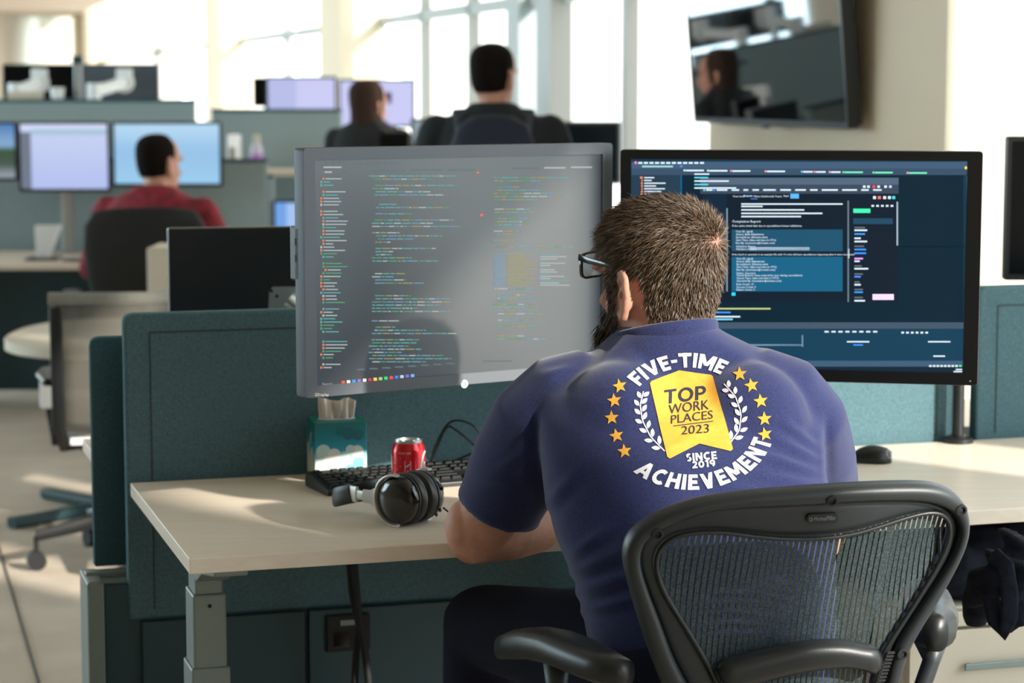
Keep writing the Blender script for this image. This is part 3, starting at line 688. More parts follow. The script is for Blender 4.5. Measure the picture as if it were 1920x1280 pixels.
def big_monitor(name, label, loc, yaw, w_, h_, bz, m_bez, scr_m, deep):
    e = thing(name, label, 'monitor', loc); e.rotation_euler.z = yaw; e['_loc'] = 1
    obj('bezel', frame_mesh(w_, h_, *bz, 0, deep), m_bez, e, smooth=True)
    X0, X1, Z0, Z1 = -w_ / 2 + bz[0], w_ / 2 - bz[1], -h_ / 2 + bz[3], h_ / 2 - bz[2]
    s_ = obj('screen', MB().box((X0 - .002, .0045, Z0 - .002), (X1 + .002, .010, Z1 + .002)), scr_m, e)
    s_['_loc'] = 1
    sh = MB(); sh.rings([[(x * a, y, z * a2) for x, z in ((-w_ / 2, -h_ / 2), (w_ / 2, -h_ / 2), (w_ / 2, h_ / 2), (-w_ / 2, h_ / 2))] for y, a, a2 in ((deep - .012, .995, .995), (deep, .985, .98), (deep + .012, .93, .88), (deep + .022, .5, .6), (deep + .024, .48, .58))])
    obj('rear_shell', sh, M['black'], e, .004)
    R_ = Matrix.Rotation(-yaw, 3, 'Z'); n_ = Vector((math.sin(yaw), -math.cos(yaw), 0)); p0 = Vector(loc) - n_ * .0045
    def Mi(x, y): q = R_ @ (onpl(x, y, p0, n_) - Vector(loc)); return q.x, q.z
    return e, s_, Mi
def text_strip(items, Mi, y, name, parent, m=None):
    vs, fs, cs = [], [], []
    for s_, x, yb, ht, c in items:                        # left x, baseline y, cap height in photo px
        v, f = text_geo(s_, .01, 1); k = ht / .72; n = len(vs)
        for p in v:
            a = Mi(x + p[0] * k, yb - p[1] * k); vs.append((a[0], y, a[1])); cs.append(c)
        fs += [tuple(i + n for i in g) for g in f]
    me = bpy.data.meshes.new(name); me.from_pydata(vs, [], fs); set_col(me, cs); me.update(); o = link(name, me, m or txtm, parent); o.location = (0, 0, 0); return o
def screen_mat(name, c, strength, rough=.35, spec=.5):
    m = mat(name, (6, 7, 9), rough, emit=(*c, strength), spec=spec); return m
C4 = lambda r, g, b, k=1.0: tuple(lin(x) * k for x in (r, g, b)) + (1,)

mL, sL, ML = big_monitor('computer_monitor', 'large silver-grey framed monitor with columns of code, screen washed by glare', (-.0888, 4.238, 1.195), math.radians(33.48), .69, .4549, (.0245, .0245, .0215, .0215), M['bezel'],
                         screen_mat('screen_code', (20, 31, 40), .8, .40, .8), .034)
sL.data.materials[0].node_tree.nodes['Principled BSDF'].inputs['IOR'].default_value = 1.72
def add_marks(scr, me, name):
    o = link(name, me, txtm, scr); o.location = (0, 0, 0); o['kind'] = 'stuff'; return o
R = random.Random(3); Q = []
teal, pale, gold, org, blue, green, dim = C4(110, 180, 178, .6), C4(190, 200, 200, .6), C4(185, 178, 120, .5), C4(225, 130, 90, .7), C4(120, 165, 195, .6), C4(110, 180, 140, .5), C4(110, 125, 132, .6)
def sl(x): return 1.0 - .0 * x
for k in range(12): Q.append((612 + k * 12, 304, 620 + k * 12, 307.5, dim))
Q += [(606, 312, 640, 315, pale), (608, 321, 622, 324, pale), (645, 320, 676, 323, dim), (700, 318, 760, 321, dim), (770, 317, 830, 320, dim), (840, 317, 890, 320, dim), (960, 314, 1010, 317, dim), (1020, 313, 1060, 316, pale), (1070, 312, 1110, 315, pale)]
y = 333; ind = 0
while y < 690:                                           # file tree, left column
    sec = (y - 333) // 7
    if R.random() < .9:
        ind = min(3, max(0, ind + R.choice((-1, 0, 0, 0, 1)))); x = 600 + ind * 4
        c = R.choice((org, pale, pale, green, teal)) if 440 < y else R.choice((org, org, pale, pale, teal))
        Q.append((x, y, x + 4, y + 4.2, org if c in (org, pale) and R.random() < .6 else c)); Q.append((x + 6, y + 1, x + 6 + R.uniform(12, 42), y + 3.1, c if c != org else pale))
    y += 6.1
def code(x0, y0, y1, wmax, gold_p):
    y = y0; ind = 0
    while y < y1:
        if R.random() < .72:
            ind = min(3, max(0, ind + R.choice((-1, 0, 0, 1)))); x = x0 + ind * 6 + R.uniform(0, 2); lim = x0 + R.uniform(.25, 1) * wmax
            while x < lim:
                l = R.uniform(4, 20); c = R.choice((teal, teal, blue, pale, green)) if R.random() > gold_p else gold
                Q.append((x, y, min(x + l, lim), y + 2.0, c)); x += l + 1.8
        y += 5.9
code(690, 323, 686, 175, .12); code(925, 326, 462, 150, .25)
for k in range(15): Q.append((926, 476 + k * 4.1, 947, 477.9 + k * 4.1, blue)); Q.append((950, 476 + k * 4.1, R.uniform(975, 1010), 477.9 + k * 4.1, gold)); Q.append((1012, 476 + k * 4.1, R.uniform(1016, 1070), 477.9 + k * 4.1, pale if k % 3 else teal))
code(925, 540, 640, 110, .25)
Q += [(668 + k * 24, 691 - k * 1.6, 684 + k * 24, 694 - k * 1.6, dim) for k in range(8)] + [(905, 675, 960, 678, dim), (900, 400.5, 905, 405, C4(230, 90, 90)), (893, 322, 898, 325, C4(230, 90, 90))]
add_marks(sL, strip_mesh('code_text', Q, ML, .0039), 'code_text')
tb = [(588.5, 715.5, 593.5, 724, C4(60, 190, 230))]
for k, c in enumerate(((210, 90, 60), (220, 225, 230), (70, 150, 220), (150, 110, 200), (230, 230, 230), (180, 60, 90), (230, 190, 80), (150, 190, 120), (60, 200, 110), (220, 70, 90), (70, 120, 210), (170, 190, 200), (120, 100, 190), (110, 160, 220))):
    x = 640 + k * 10; tb.append((x, 713.5 - k * .95, x + 6.5, 719 - k * .95, C4(*c)))
add_marks(sL, strip_mesh('taskbar_icons', tb, ML, .0038), 'taskbar_icons')
text_strip([('Search', 604, 722, 5, pale)], ML, .0038, 'search_text', sL)
inkm = attr_mat('badge_ink', .4)
text_strip([('ZDisplay', 588, 743, 5, C4(235, 238, 240))], lambda x, y: ML(x, y), -.0004, 'brand_lettering', mL, inkm)
lg = MB(); a = ML(868, 719); lg.lathe([(.0001, .0012), (.0078, .0012), (.0078, 0), (.0001, 0)], 28, Matrix.Translation((a[0], -.0002, a[1])) @ Matrix.Rotation(math.pi / 2, 4, 'X')); lgo = obj('logo_disc', lg, M['white'], mL)
lgo['_loc'] = 1
text_strip([('hp', 863.5, 722, 6.5, C4(40, 60, 90))], ML, -.0019, 'logo_lettering', lgo, inkm)
ub = obj('port_block', MB().box((-.345, .018, -.015), (-.335, .056, .085)), M['black'], mL, .004); ub['_loc'] = 1
for z in (.02, .05): obj('usb_port', MB().box((-.3458, .03, z), (-.3445, .035, z + .013)), M['rubber'], ub)
arm = thing('monitor_arm', 'grey monitor arm holding the silver-grey monitor, mostly hidden behind it', 'monitor arm', tuple(D(.98, .70, DZ)))
pL = Vector((-.0888, 4.238, 1.195)); nLb = Vector((-math.sin(math.radians(33.48)), math.cos(math.radians(33.48)), 0))
base = D(.98, .70, DZ); el_ = Vector((base.x, base.y, 1.15))
obj('pole', MB().tube([base, Vector((base.x, base.y, 1.20))], .017, 14), M['black'], arm, smooth=True)
obj('clamp_base', MB().lathe([(.05, 0), (.05, .012), (.03, .02)], 20, Matrix.Translation(base)), M['black'], arm, smooth=True)
obj('arm_link', MB().tube([el_, (pL + nLb * .09)], .02, 12), M['black'], arm, smooth=True)
obj('head_plate', MB().tube([pL + nLb * .058, pL + nLb * .095], .045, 16), M['black'], arm, smooth=True)

mR, sR, MR = big_monitor('computer_monitor', 'large black framed monitor with a browser window open, right of the man', (.5511, 4.316, 1.1876), math.radians(-11.4), .693, .447, (.0205, .029, .0185, .0235), M['bezelblk'],
                         screen_mat('screen_dark', (6, 46, 66), .7, .3), .036)
Q = []
navy, ed, pan, bar, lite, hl = C4(20, 36, 52), C4(4, 30, 44), C4(40, 66, 88), C4(66, 86, 108), C4(205, 220, 230), C4(60, 140, 235)
def rc(x0, y0, x1, y1, c): Q.append((x0, y0, x1, y1, c))
rc(1184, 303, 1814, 316, C4(58, 84, 108)); rc(1184, 316, 1814, 328, C4(50, 72, 94)); rc(1184, 328, 1276, 600, C4(32, 54, 72)); rc(1278, 328, 1806, 604, C4(2, 32, 46))
rc(1276, 328, 1279, 600, C4(4, 90, 130)); rc(1184, 604, 1808, 616, C4(60, 78, 96)); rc(1184, 616, 1808, 676, C4(14, 56, 78)); rc(1184, 676, 1808, 687, C4(56, 84, 108)); rc(1184, 687, 1808, 703, C4(14, 34, 50))
rc(1684, 461, 1808, 463, C4(6, 16, 24)); rc(1503, 628, 1506, 650, C4(120, 150, 170)); rc(1390, 645, 1506, 648, C4(120, 150, 170))
add_marks(sR, strip_mesh('editor_panes', Q, MR, .0041), 'editor_panes'); Q = []
# browser window
rc(1313, 333, 1685, 346, C4(74, 92, 112)); rc(1313, 346, 1685, 363, C4(52, 66, 82)); rc(1313, 363, 1685, 566, C4(10, 26, 40)); rc(1320, 363, 1362, 548, C4(18, 40, 58))
add_marks(sR, strip_mesh('browser_window', Q, MR, .0038), 'browser_window'); Q = []
rc(1372, 430, 1580, 471, C4(24, 74, 100)); rc(1372, 481, 1580, 546, C4(16, 88, 120)); rc(1600, 391, 1632, 399, C4(60, 225, 165)); rc(1600, 409, 1674, 420, C4(28, 66, 90)); rc(1482, 363, 1498, 372, C4(80, 170, 235))
rc(1636, 551, 1676, 562, C4(225, 205, 250)); rc(1406, 463, 1518, 469, C4(165, 180, 195)); rc(1362, 390, 1364.5, 546, C4(120, 140, 155)); rc(1589, 376, 1592, 566, C4(90, 110, 125)); rc(1681, 378, 1684, 460, C4(150, 165, 175)); rc(1394, 367, 1410, 368.5, hl)
rc(1590, 466, 1592.5, 484, C4(200, 210, 220)); rc(1408, 372, 1420, 373.2, hl)
rc(1812, 330, 1816, 410, C4(60, 90, 110))
add_marks(sR, strip_mesh('page_blocks', Q, MR, .0035), 'page_blocks'); Q = []
for k in range(12): rc(1197 + k * 10.5, 303.5, 1204.5 + k * 10.5, 307, lite)
rc(1190, 302.5, 1194, 307, C4(240, 120, 170)); rc(1204, 310.5, 1262, 313.5, C4(150, 200, 200)); rc(1275, 310, 1280, 313, C4(90, 130, 240))
for k, (x, c) in enumerate(((1286, lite), (1330, lite), (1373, C4(235, 130, 150)), (1438, C4(240, 150, 160)), (1506, C4(120, 180, 250)), (1530, C4(240, 150, 160)), (1558, C4(240, 150, 160)), (1584, C4(110, 220, 150)), (1640, C4(110, 220, 150)), (1704, C4(240, 150, 160)))):
    rc(x - 4, 317.5 + (x - 1286) * .011, x - 1, 321 + (x - 1286) * .011, c); rc(x, 318 + (x - 1286) * .011, x + (34 if x not in (1506, 1530, 1558) else 18), 321 + (x - 1286) * .011, lite if x < 1580 else C4(110, 220, 170))
for k in range(10): rc(1200 + R.uniform(0, 4), 331 + k * 5.2, 1205, 334.5 + k * 5.2, C4(240, 140, 70)); rc(1208, 331.8 + k * 5.2, 1208 + R.uniform(10, 45), 334 + k * 5.2, lite)
for k in range(5): rc(1302, 325 + k * 6.5, 1302 + R.uniform(15, 80), 327.6 + k * 6.5, C4(90, 200, 220) if k % 2 else lite)
for k in range(9): rc(1319 + k * 19, 354, 1322 + k * 19, 358, hl if k % 3 else C4(60, 210, 220)); 
for k, w_ in enumerate((12, 20, 14, 9, 12, 24, 20, 20, 14, 30, 28, 14, 16)): x = 1324 + sum((12, 20, 14, 9, 12, 24, 20, 20, 14, 30, 28, 14, 16)[:k]) + 8 * k; rc(x, 354.5, x + w_, 357.5, lite)
for x, c in ((1636, C4(250, 70, 80)), (1645, lite), (1658, lite), (1667, C4(200, 190, 250)), (1618, lite), (1626, lite)): rc(x, 347.5, x + 5, 352, c)
for x, c in ((1637, lite), (1646, C4(240, 110, 110)), (1656, lite), (1665, lite), (1673, C4(60, 210, 230))): rc(x, 367.5, x + 5.5, 373, c)
for k in range(5): rc(1634 + k * 9, 384, 1639 + k * 9, 387.5, lite)
for y_, w1 in ((381, 190), (385.5, 40), (392, 118), (398.5, 152), (404.5, 112)): rc(1390, y_, 1390 + w1, y_ + 2.6, lite)
for k, (dy, w1, c) in enumerate(((425, 20, dim), (430, 24, lite), (437, 20, hl), (445, 12, lite), (451, 24, lite), (460, 18, dim), (466, 22, hl), (473, 22, hl), (483, 16, C4(230, 150, 250)), (488, 10, lite), (497, 14, dim), (502, 26, lite), (512, 16, dim), (517, 12, hl), (527, 10, dim), (532, 12, lite), (541, 16, dim), (546, 16, hl), (556, 16, dim), (562, 20, lite))): rc(1602, dy, 1602 + w1, dy + 3, c)
for y_, x1, c in ((577, 1445, C4(180, 190, 120)), (584, 1370, hl), (592, 1388, lite), (597, 1374, C4(120, 200, 230))): rc(1330, y_, x1, y_ + 2.8, c)
for k in range(8): rc(1546 + k * 13, 620, 1554 + k * 13, 623, lite)
for k in range(6): rc(1690 + k * 9, 621.5, 1695 + k * 9, 625, lite)
for x, y_, w1, c in ((1588, 639, 42, lite), (1600, 645, 18, hl), (1740, 639, 42, lite), (1750, 666, 22, lite)): rc(x, y_, x + w1, y_ + 2.6, c)
for k in range(9): rc(1742 + k * 7, 684, 1747 + k * 7, 687.5, lite if k < 8 else C4(80, 220, 140))
rc(1792, 691, 1804, 693.5, lite); rc(1788, 695, 1804, 697.5, lite); rc(1809, 312, 1813, 317, C4(250, 210, 90)); rc(1372, 548, 1379, 554, C4(40, 200, 230))
add_marks(sR, strip_mesh('screen_marks', Q, MR, .0032), 'screen_marks')
tl = [('Completion Report', 1373, 418.5, 4.6, lite), ('If the entire batch fails due to spreadsheet format validations', 1373, 426, 3.6, lite)]
for k, t_ in enumerate(('User ID: (guid)', 'Action: Bulk Adjustment', 'Spreadsheet: (filename.xlsx)', 'Start Time: (date and time in UTC)', 'Run By: (username@domain.com)', 'Validation Errors')): tl.append((t_, 1380, 436.5 + 5.4 * k, 3.6, lite))
tl.append(('Validation Reason', 1380, 468.5, 3.6, lite)); tl.append(('If the batch is canceled or an example file with 10 rows will have cancellations happening after it were succeeded', 1373, 479.5, 3.4, lite))
for k, t_ in enumerate(('User ID: (guid)', 'Action: Bulk Adjustment', 'Spreadsheet: (filename.xlsx)', 'Start Time: (date and time in UTC)', 'Run By: (username@domain.com)', 'Status: Canceled', 'Cancel Reason: (text entered by user during cancellation)', 'Cancel Time: (date and time in UTC)', 'Canceled By: (username@domain.com)', 'Row Count: 10', 'Success Count: 5', 'Failure Count: 0')): tl.append((t_, 1381, 487.5 + 5.2 * k, 3.6, lite))
for t_, x in (('Your work', 1374), ('Projects', 1395), ('Filters', 1414), ('Dashboards', 1428), ('Teams', 1453), ('Apps', 1469)): tl.append((t_, x, 369.5, 3.4, lite))
text_strip(tl, MR, .0030, 'page_text', sR)['kind'] = 'stuff'
obj('power_light', MB().box((.331, -.0012, -.2155), (.3335, .001, -.2135)), M['white'], mR)
pl = thing('monitor_arm', 'black pole arm holding the dark monitor, standing at the desk back', 'monitor arm', tuple(D(1.87, .76, DZ)))
b_ = D(1.868, .755, DZ)
obj('pole', MB().tube([b_, Vector((b_.x, b_.y, 1.24))], .0135, 14), M['black'], pl, smooth=True)
obj('clamp_base', MB().lathe([(.035, 0), (.035, .01), (.02, .016)], 20, Matrix.Translation(b_)), M['black'], pl, smooth=True)
hR = Vector((.5511, 4.316, 1.1876)) + Vector((math.sin(math.radians(11.4)), math.cos(math.radians(11.4)), 0)) * .06
md = Vector((.95, 4.62, 1.19)); obj('arm_link', MB().tube([Vector((b_.x, b_.y, 1.19)), md], .018, 12), M['black'], pl, smooth=True)
obj('arm_link', MB().tube([md, hR + Vector((.05, .06, 0)), hR], .018, 12), M['black'], pl, smooth=True)

# monitor seen from behind, across the partitions
bk = thing('computer_monitor', 'black monitor seen from the back, left of the silver-grey monitor', 'monitor', tuple(D(.3, 1.25, DZ)))
p0, p1 = at(315, 428, 5.15), at(575, 586, 5.23); dx = Vector((p1.x - p0.x, p1.y - p0.y, 0)); 
q = [p0, p0 + dx, p0 + dx - Z3 * .26, p0 - Z3 * .26]
obj('rear_shell', MB().prism(q, tuple(Vector((-dx.y, dx.x, 0)).normalized() * .03)), M['bezelblk'], bk, .004)
obj('screen', MB().prism([p + Vector((0, .031, 0)) for p in (q[0] - Z3 * .012 + dx * .03, q[1] - Z3 * .012 - dx * .03, q[2] + Z3 * .012 - dx * .03, q[3] + Z3 * .012 + dx * .03)], (0, .001, 0)), M['blackgloss'], bk)
pl_ = obj('mount_plate', MB().prism([at(x, y, 5.14) for x, y in ((503, 580), (505, 545), (511, 538), (560, 538), (560, 580))], (0, .006, 0)), M['alu'], bk, .001)
for x, y in ((509, 545), (519, 555)): obj('screw', MB().lathe([(.004, 0), (.004, .003), (.0001, .003)], 10, Matrix.Translation(at(x, y, 5.14)) @ Matrix.Rotation(math.pi / 2, 4, 'X')), M['rubber'], pl_)
c = at(540, 562, 5.1); obj('stand_arm', MB().tube([c, c + Vector((.06, .0, -.05)), Vector((c.x + .08, c.y, DZ))], .016, 12), M['alu'], bk, smooth=True)

# ------------------------------------------------------------------ things on the desk
# keyboard: every key is a part
kb = thing('keyboard', 'black full-size keyboard lying behind the red can and headphones', 'keyboard', tuple(D(.315, .50, DZ)))
kb.rotation_euler.z = YAW + math.radians(7.5); kb['_loc'] = 1
kb.location = D(.352, .505, DZ)
KW, KD = .44, .135
def slope(y): return .012 + .016 * y / KD
kc = MB(); prof = [(0, 0), (KD, 0), (KD, .027), (KD - .006, .030), (.008, .0125), (0, .009)]
kc.prism([(0, y, z) for y, z in prof], (KW, 0, 0)); kbase = obj('case', kc, M['black'], kb, .0015)
def keymesh(w_):
    b = MB(); b.rings([[(x, y, z) for x, y in ((i, i), (w_ - i, i), (w_ - i, .0155 - i), (i, .0155 - i))] for i, z in ((0, 0), (.0003, .004), (.0022, .0065))]); return b.mesh('key', 0)
kms = {}
rows = [(.010, [1.25, 1.25, 1.25, 6.25, 1.25, 1.25, 1.25, 1.25]), (.029, [2.25] + [1] * 10 + [2.75]), (.048, [1.75] + [1] * 11 + [2.25]), (.067, [1.5] + [1] * 12 + [1.5]), (.086, [1] * 13 + [2]), (.111, [1, -1, 1, 1, 1, 1, -.5, 1, 1, 1, 1, -.5, 1, 1, 1, 1])]
extra = [(.010, [(15.25, 1), (16.25, 1), (17.25, 1), (18.5, 2), (20.5, 1)]), (.029, [(16.25, 1), (18.5, 1), (19.5, 1), (20.5, 1)]), (.048, [(18.5, 1), (19.5, 1), (20.5, 1)]), (.067, [(15.25, 1), (16.25, 1), (17.25, 1), (18.5, 1), (19.5, 1), (20.5, 1)]), (.086, [(15.25, 1), (16.25, 1), (17.25, 1), (18.5, 1), (19.5, 1), (20.5, 1)]), (.111, [(15.25, 1), (16.25, 1), (17.25, 1)])]
P_ = .0188
for (y0, ks), (_, ex) in zip(rows, extra):
    x = 0; L_ = []
    for k in ks:
        if k > 0: L_.append((x, k))
        x += abs(k)
    for x, k in L_ + ex:
        if k not in kms: kms[k] = keymesh(k * P_ - .0028)
        o = link('key', kms[k], M['keycap'], kb); o.location = (.012 + x * P_, y0, slope(y0) - .0005); o.rotation_euler.x = math.atan(.016 / KD)

# tissue box
tx = thing('tissue_box', 'teal tissue box with cloud pattern, a tissue pulled up', 'tissue box', tuple(D(.36, .66, DZ)))
MT = MD @ Matrix.Translation((.362, .672, DZ)) @ Matrix.Rotation(math.radians(-3), 4, 'Z')
def cloud_mat():
    m = mat('carton_print', (20, 130, 140), .45); nt = m.node_tree; b = nt.nodes['Principled BSDF']; N = nt.nodes.new
    g = N('ShaderNodeTexCoord'); sp_ = N('ShaderNodeSeparateXYZ'); nt.links.new(g.outputs['Generated'], sp_.inputs[0])
    r = N('ShaderNodeValToRGB'); el = r.color_ramp.elements
    el[0].position = .0; el[0].color = rgb(222, 226, 218); el[1].position = 1.0; el[1].color = rgb(20, 120, 112)
    for p, c in ((.30, (214, 222, 214)), (.44, (150, 206, 208)), (.52, (40, 160, 178)), (.74, (14, 128, 146)), (.93, (16, 116, 122))): e = el.new(p); e.color = rgb(*c)
    nt.links.new(sp_.outputs['Z'], r.inputs[0]); nt.links.new(r.outputs[0], b.inputs['Base Color']); return m
ctn = obj('carton', MB().box((0, 0, 0), (.108, .105, .122), MT), cloud_mat(), tx, .0015)
spotm = [mat('cloud_spot_a', (196, 220, 214), .45), mat('cloud_spot_b', (222, 226, 218), .45), mat('cloud_spot_c', (128, 192, 196), .45), mat('cloud_spot_d', (14, 104, 116), .45)]
spots = [(.018, .062, .015, 0), (.040, .054, .014, 1), (.062, .050, .011, 0), (.088, .060, .013, 1), (.074, .064, .010, 0), (.028, .042, .011, 1), (.054, .034, .013, 0), (.090, .036, .012, 2), (.016, .028, .013, 1), (.072, .022, .012, 2), (.038, .016, .011, 1), (.096, .016, .009, 0), (.070, .098, .013, 3), (.090, .095, .012, 3), (.052, .104, .009, 3)]
for k, (x, z, r_, ci) in enumerate(spots):
    def disc(f): return [f(min(.1065, max(.0015, x + r_ * math.cos(q))), min(.120, max(.002, z + r_ * math.sin(q)))) for q in [2 * math.pi * j / 20 for j in range(20)]]
    t_ = .0002 + .00006 * k
    obj('cloud_spot', MB().prism(disc(lambda a, b: MT @ Vector((a, -t_, b))), tuple(MT.to_3x3() @ Vector((0, t_, 0)))), spotm[ci], ctn)
    if ci < 3 and k % 2 == 0: obj('cloud_spot', MB().prism(disc(lambda a, b: MT @ Vector((-t_, .105 - a * .96, b - .006))), tuple(MT.to_3x3() @ Vector((t_, 0, 0)))), spotm[ci], ctn)
obj('slot', MB().rings([[(.054 + a * math.cos(q), .052 + a * .5 * math.sin(q), z) for q in [2 * math.pi * k / 24 for k in range(24)]] for a, z in ((.04, .1222), (.04, .1228), (.001, .1229))], M=MT), M['white'], tx)
ts = MB(); n = 26; r1 = []; lv = []
for j in range(6):
    z = .12 + .0085 * j; row = []
    for k in range(n):
        f = k / (n - 1); row.append((.018 + .072 * f + .004 * (j / 5) * (f - .5), .05 + .006 * math.sin(f * 15 + j * .5) + .004 * math.sin(f * 31) + .003 * j * math.sin(f * 6), z + .004 * math.sin(f * 9 + 1) * (j == 5)))
    lv += row
ts.add(lv, [(j * n + k, j * n + k + 1, (j + 1) * n + k + 1, (j + 1) * n + k) for j in range(5) for k in range(n - 1)], MT)
tis = mat('tissue_paper', (236, 228, 220), .9); tt = obj('tissue', ts, tis, tx, smooth='all'); md_ = tt.modifiers.new('s', 'SOLIDIFY'); md_.thickness = .0008
for k in range(4): obj('barcode_mark', MB().box((-.0006, .045 + .004 * k, .086 - .006 * k), (.0, .048 + .004 * k, .098 - .008 * k), MT), M['white'], tx)

# soda can
cc_ = onz(766, 937, DZ); can = thing('soda_can', 'red soda can with white script, standing behind the headphones', 'can', tuple(cc_))
MC = Matrix.Translation(cc_)
red = mat('can_red', (206, 18, 34), .22, .35, coat=.3)
obj('can_body', MB().lathe([(.024, 0), (.026, .004), (.033, .012), (.033, .098), (.0315, .104), (.0268, .115)], 48, MC), red, can, smooth=True)
lid = obj('lid', MB().lathe([(.0268, .1145), (.0275, .117), (.0268, .1195), (.0255, .1195), (.0245, .1155), (.0001, .1155)], 48, MC), M['alu'], can, smooth=True)
obj('pull_tab', MB().strap([MC @ Vector((.004 + .011 * math.cos(q), .0075 * math.sin(q), .1172)) for q in [2 * math.pi * k / 20 for k in range(20)]], .0016, .0007, (0, 0, 1), closed=True), M['alu'], lid, smooth=True)
obj('base_rim', MB().lathe([(.0238, -.0), (.0262, .0045), (.0255, .0052)], 40, MC), M['alu'], can, smooth=True)
def on_can(a, z, r=.0333): return MC @ Vector((r * math.sin(a), -r * math.cos(a), z))          # a = 0 faces the camera side
def can_ink(name, quads):
    b = MB()
    for poly in quads: b.add([on_can(a, z) for a, z in poly], [tuple(range(len(poly)))])
    return obj(name, b, M['white_ink'], can)
def sweep(name, pts, wd):
    L_ = []; n = len(pts); fine = []
    for i in range(n - 1):
        for k in range(6): t = k / 6; p0, p1, p2, p3 = [np.array(pts[max(0, min(n - 1, j))]) for j in (i - 1, i, i + 1, i + 2)]; fine.append(.5 * (2 * p1 + (p2 - p0) * t + (2 * p0 - 5 * p1 + 4 * p2 - p3) * t * t + (3 * p1 - p0 - 3 * p2 + p3) * t ** 3))
    qs = []; m = len(fine); E = []
    for i, p in enumerate(fine):
        d = fine[min(i + 1, m - 1)] - fine[max(i - 1, 0)]; d = d / (np.linalg.norm(d) + 1e-9); q = np.array([-d[1], d[0]]) * wd * (.35 + .65 * math.sin(math.pi * min(1, (i + .5) / m)) ** .7); E.append((p - q, p + q))
    b = MB()
    for (a0, a1), (b0, b1) in zip(E, E[1:]): b.add([on_can(p[0] / .033, p[1]) for p in (a0, a1, b1, b0)], [(0, 1, 2, 3)])
    return obj(name, b, M['white_ink'], can, smooth='all')
sweep('script_letter', [(.052, .090), (.047, .097), (.038, .092), (.031, .075), (.028, .055), (.031, .040), (.038, .036), (.047, .042), (.052, .052)], .0032)
sweep('script_letter', [(.040, .078), (.036, .066), (.037, .056), (.042, .054), (.047, .062), (.045, .074), (.040, .078)], .0018)
fine = MB()
for k in range(11):
    z = .086 - .0052 * k; fine.add([on_can(a, zz) for a, zz in ((-1.15, z), (-.42 - .2 * (k % 3), z), (-.42 - .2 * (k % 3), z + .0018), (-1.15, z + .0018))], [(0, 1, 2, 3)])
o = obj('fine_print', fine, M['white_ink'], can); o['kind'] = 'stuff'
v, f = text_geo('ORIGINAL TASTE', 0, 1); v = v / v.max(0); fb = MB(); fb.add([on_can(-.55 + .75 * x, .0955 + .0035 * y) for x, y in v], f); o = obj('fine_print', fb, M['white_ink'], can); o['kind'] = 'stuff'
def box_line(a0, a1, z0, z1, t): return [[(a0, z0), (a1, z0), (a1, z0 + t), (a0, z0 + t)], [(a0, z1 - t), (a1, z1 - t), (a1, z1), (a0, z1)], [(a0, z0), (a0 + t / .033, z0), (a0 + t / .033, z1), (a0, z1)], [(a1 - t / .033, z0), (a1, z0), (a1, z1), (a1 - t / .033, z1)]]
can_ink('outlined_box', box_line(-.17, .20, .050, .082, .0009) + [[(-.12, .070), (.02, .0715), (.15, .0755), (.15, .0775), (.02, .0735), (-.12, .0725)], [(-.02, .053), (.05, .053), (.04, .064), (-.01, .064)], [(-.17, .067), (.2, .067), (.2, .0676), (-.17, .0676)]])['kind'] = 'stuff'

# headphones
hp = thing('headphones', 'black over-ear headphones with silver yokes, lying on the desk', 'headphones', tuple(onz(735, 988, DZ)))
A_ = Vector((.62, .785, 0)).normalized(); B_ = Vector((-.785, .62, 0)).normalized(); KS = 1.13
silver = mat('silver_paint', (186, 186, 182), .32, .35)
C1 = onz(738, 988, DZ) + Z3 * (.0432 * KS)
def MX(c): return Matrix.Translation(c) @ Matrix(((B_.x, Z3.x, A_.x, 0), (B_.y, Z3.y, A_.y, 0), (B_.z, Z3.z, A_.z, 0), (0, 0, 0, 1))) @ Matrix.Scale(KS, 4)   # local z along the cup axis
a1_ = A_ * KS; b1_ = B_ * KS; z1_ = Z3 * KS
for k, (off, sgn) in enumerate(((0, 1), (.088, -1))):
    Mc = MX(C1 + a1_ * off) @ (Matrix.Rotation(math.pi, 4, 'X') if sgn < 0 else Matrix.Identity(4))
    cup = obj('ear_cup', MB().lathe([(.0001, -.002), (.020, -.0015), (.033, .001), (.038, .006), (.0395, .012), (.0395, .018), (.036, .021)], 40, Mc), M['blackgloss'], hp, smooth=True)
    obj('trim_ring', MB().lathe([(.0395, .0175), (.0415, .019), (.0415, .0215), (.038, .023)], 40, Mc), M['black'], cup, smooth=True)
    obj('ear_cushion', MB().lathe([(.036, .022), (.0415, .025), (.0430, .031), (.0415, .038), (.036, .0415), (.028, .040), (.024, .034), (.023, .026)], 40, Mc), M['chairpad'], hp, smooth=True)
    yk = MB(); yk.strap([C1 + a1_ * (off + sgn * .004) + (b1_ * math.cos(a) + z1_ * math.sin(a)) * .0415 for a in [math.radians(d) for d in range(-98, 99, 7)]], .006, .0024, tuple(A_), n=10)
    obj('yoke', yk, silver, hp, smooth=True)
    y0 = C1 + a1_ * (off + sgn * .004) + b1_ * .039
    obj('yoke_stem', MB().strap([y0, y0 + b1_ * .014, y0 + b1_ * .030], [.021, .013, .0125], .003, (0, 0, 1)), silver, hp, smooth=True)
    obj('slider', MB().strap([y0 + b1_ * .024, y0 + b1_ * .056 + A_ * sgn * .004], [.009, .009], .003, (0, 0, 1)), silver, hp, smooth=True)
    obj('band_clip', MB().strap([y0 + b1_ * .046 + A_ * sgn * .003, y0 + b1_ * .066 + A_ * sgn * .006], [.0155, .0155], .0045, (0, 0, 1)), silver, hp, smooth=True)
bp_ = []
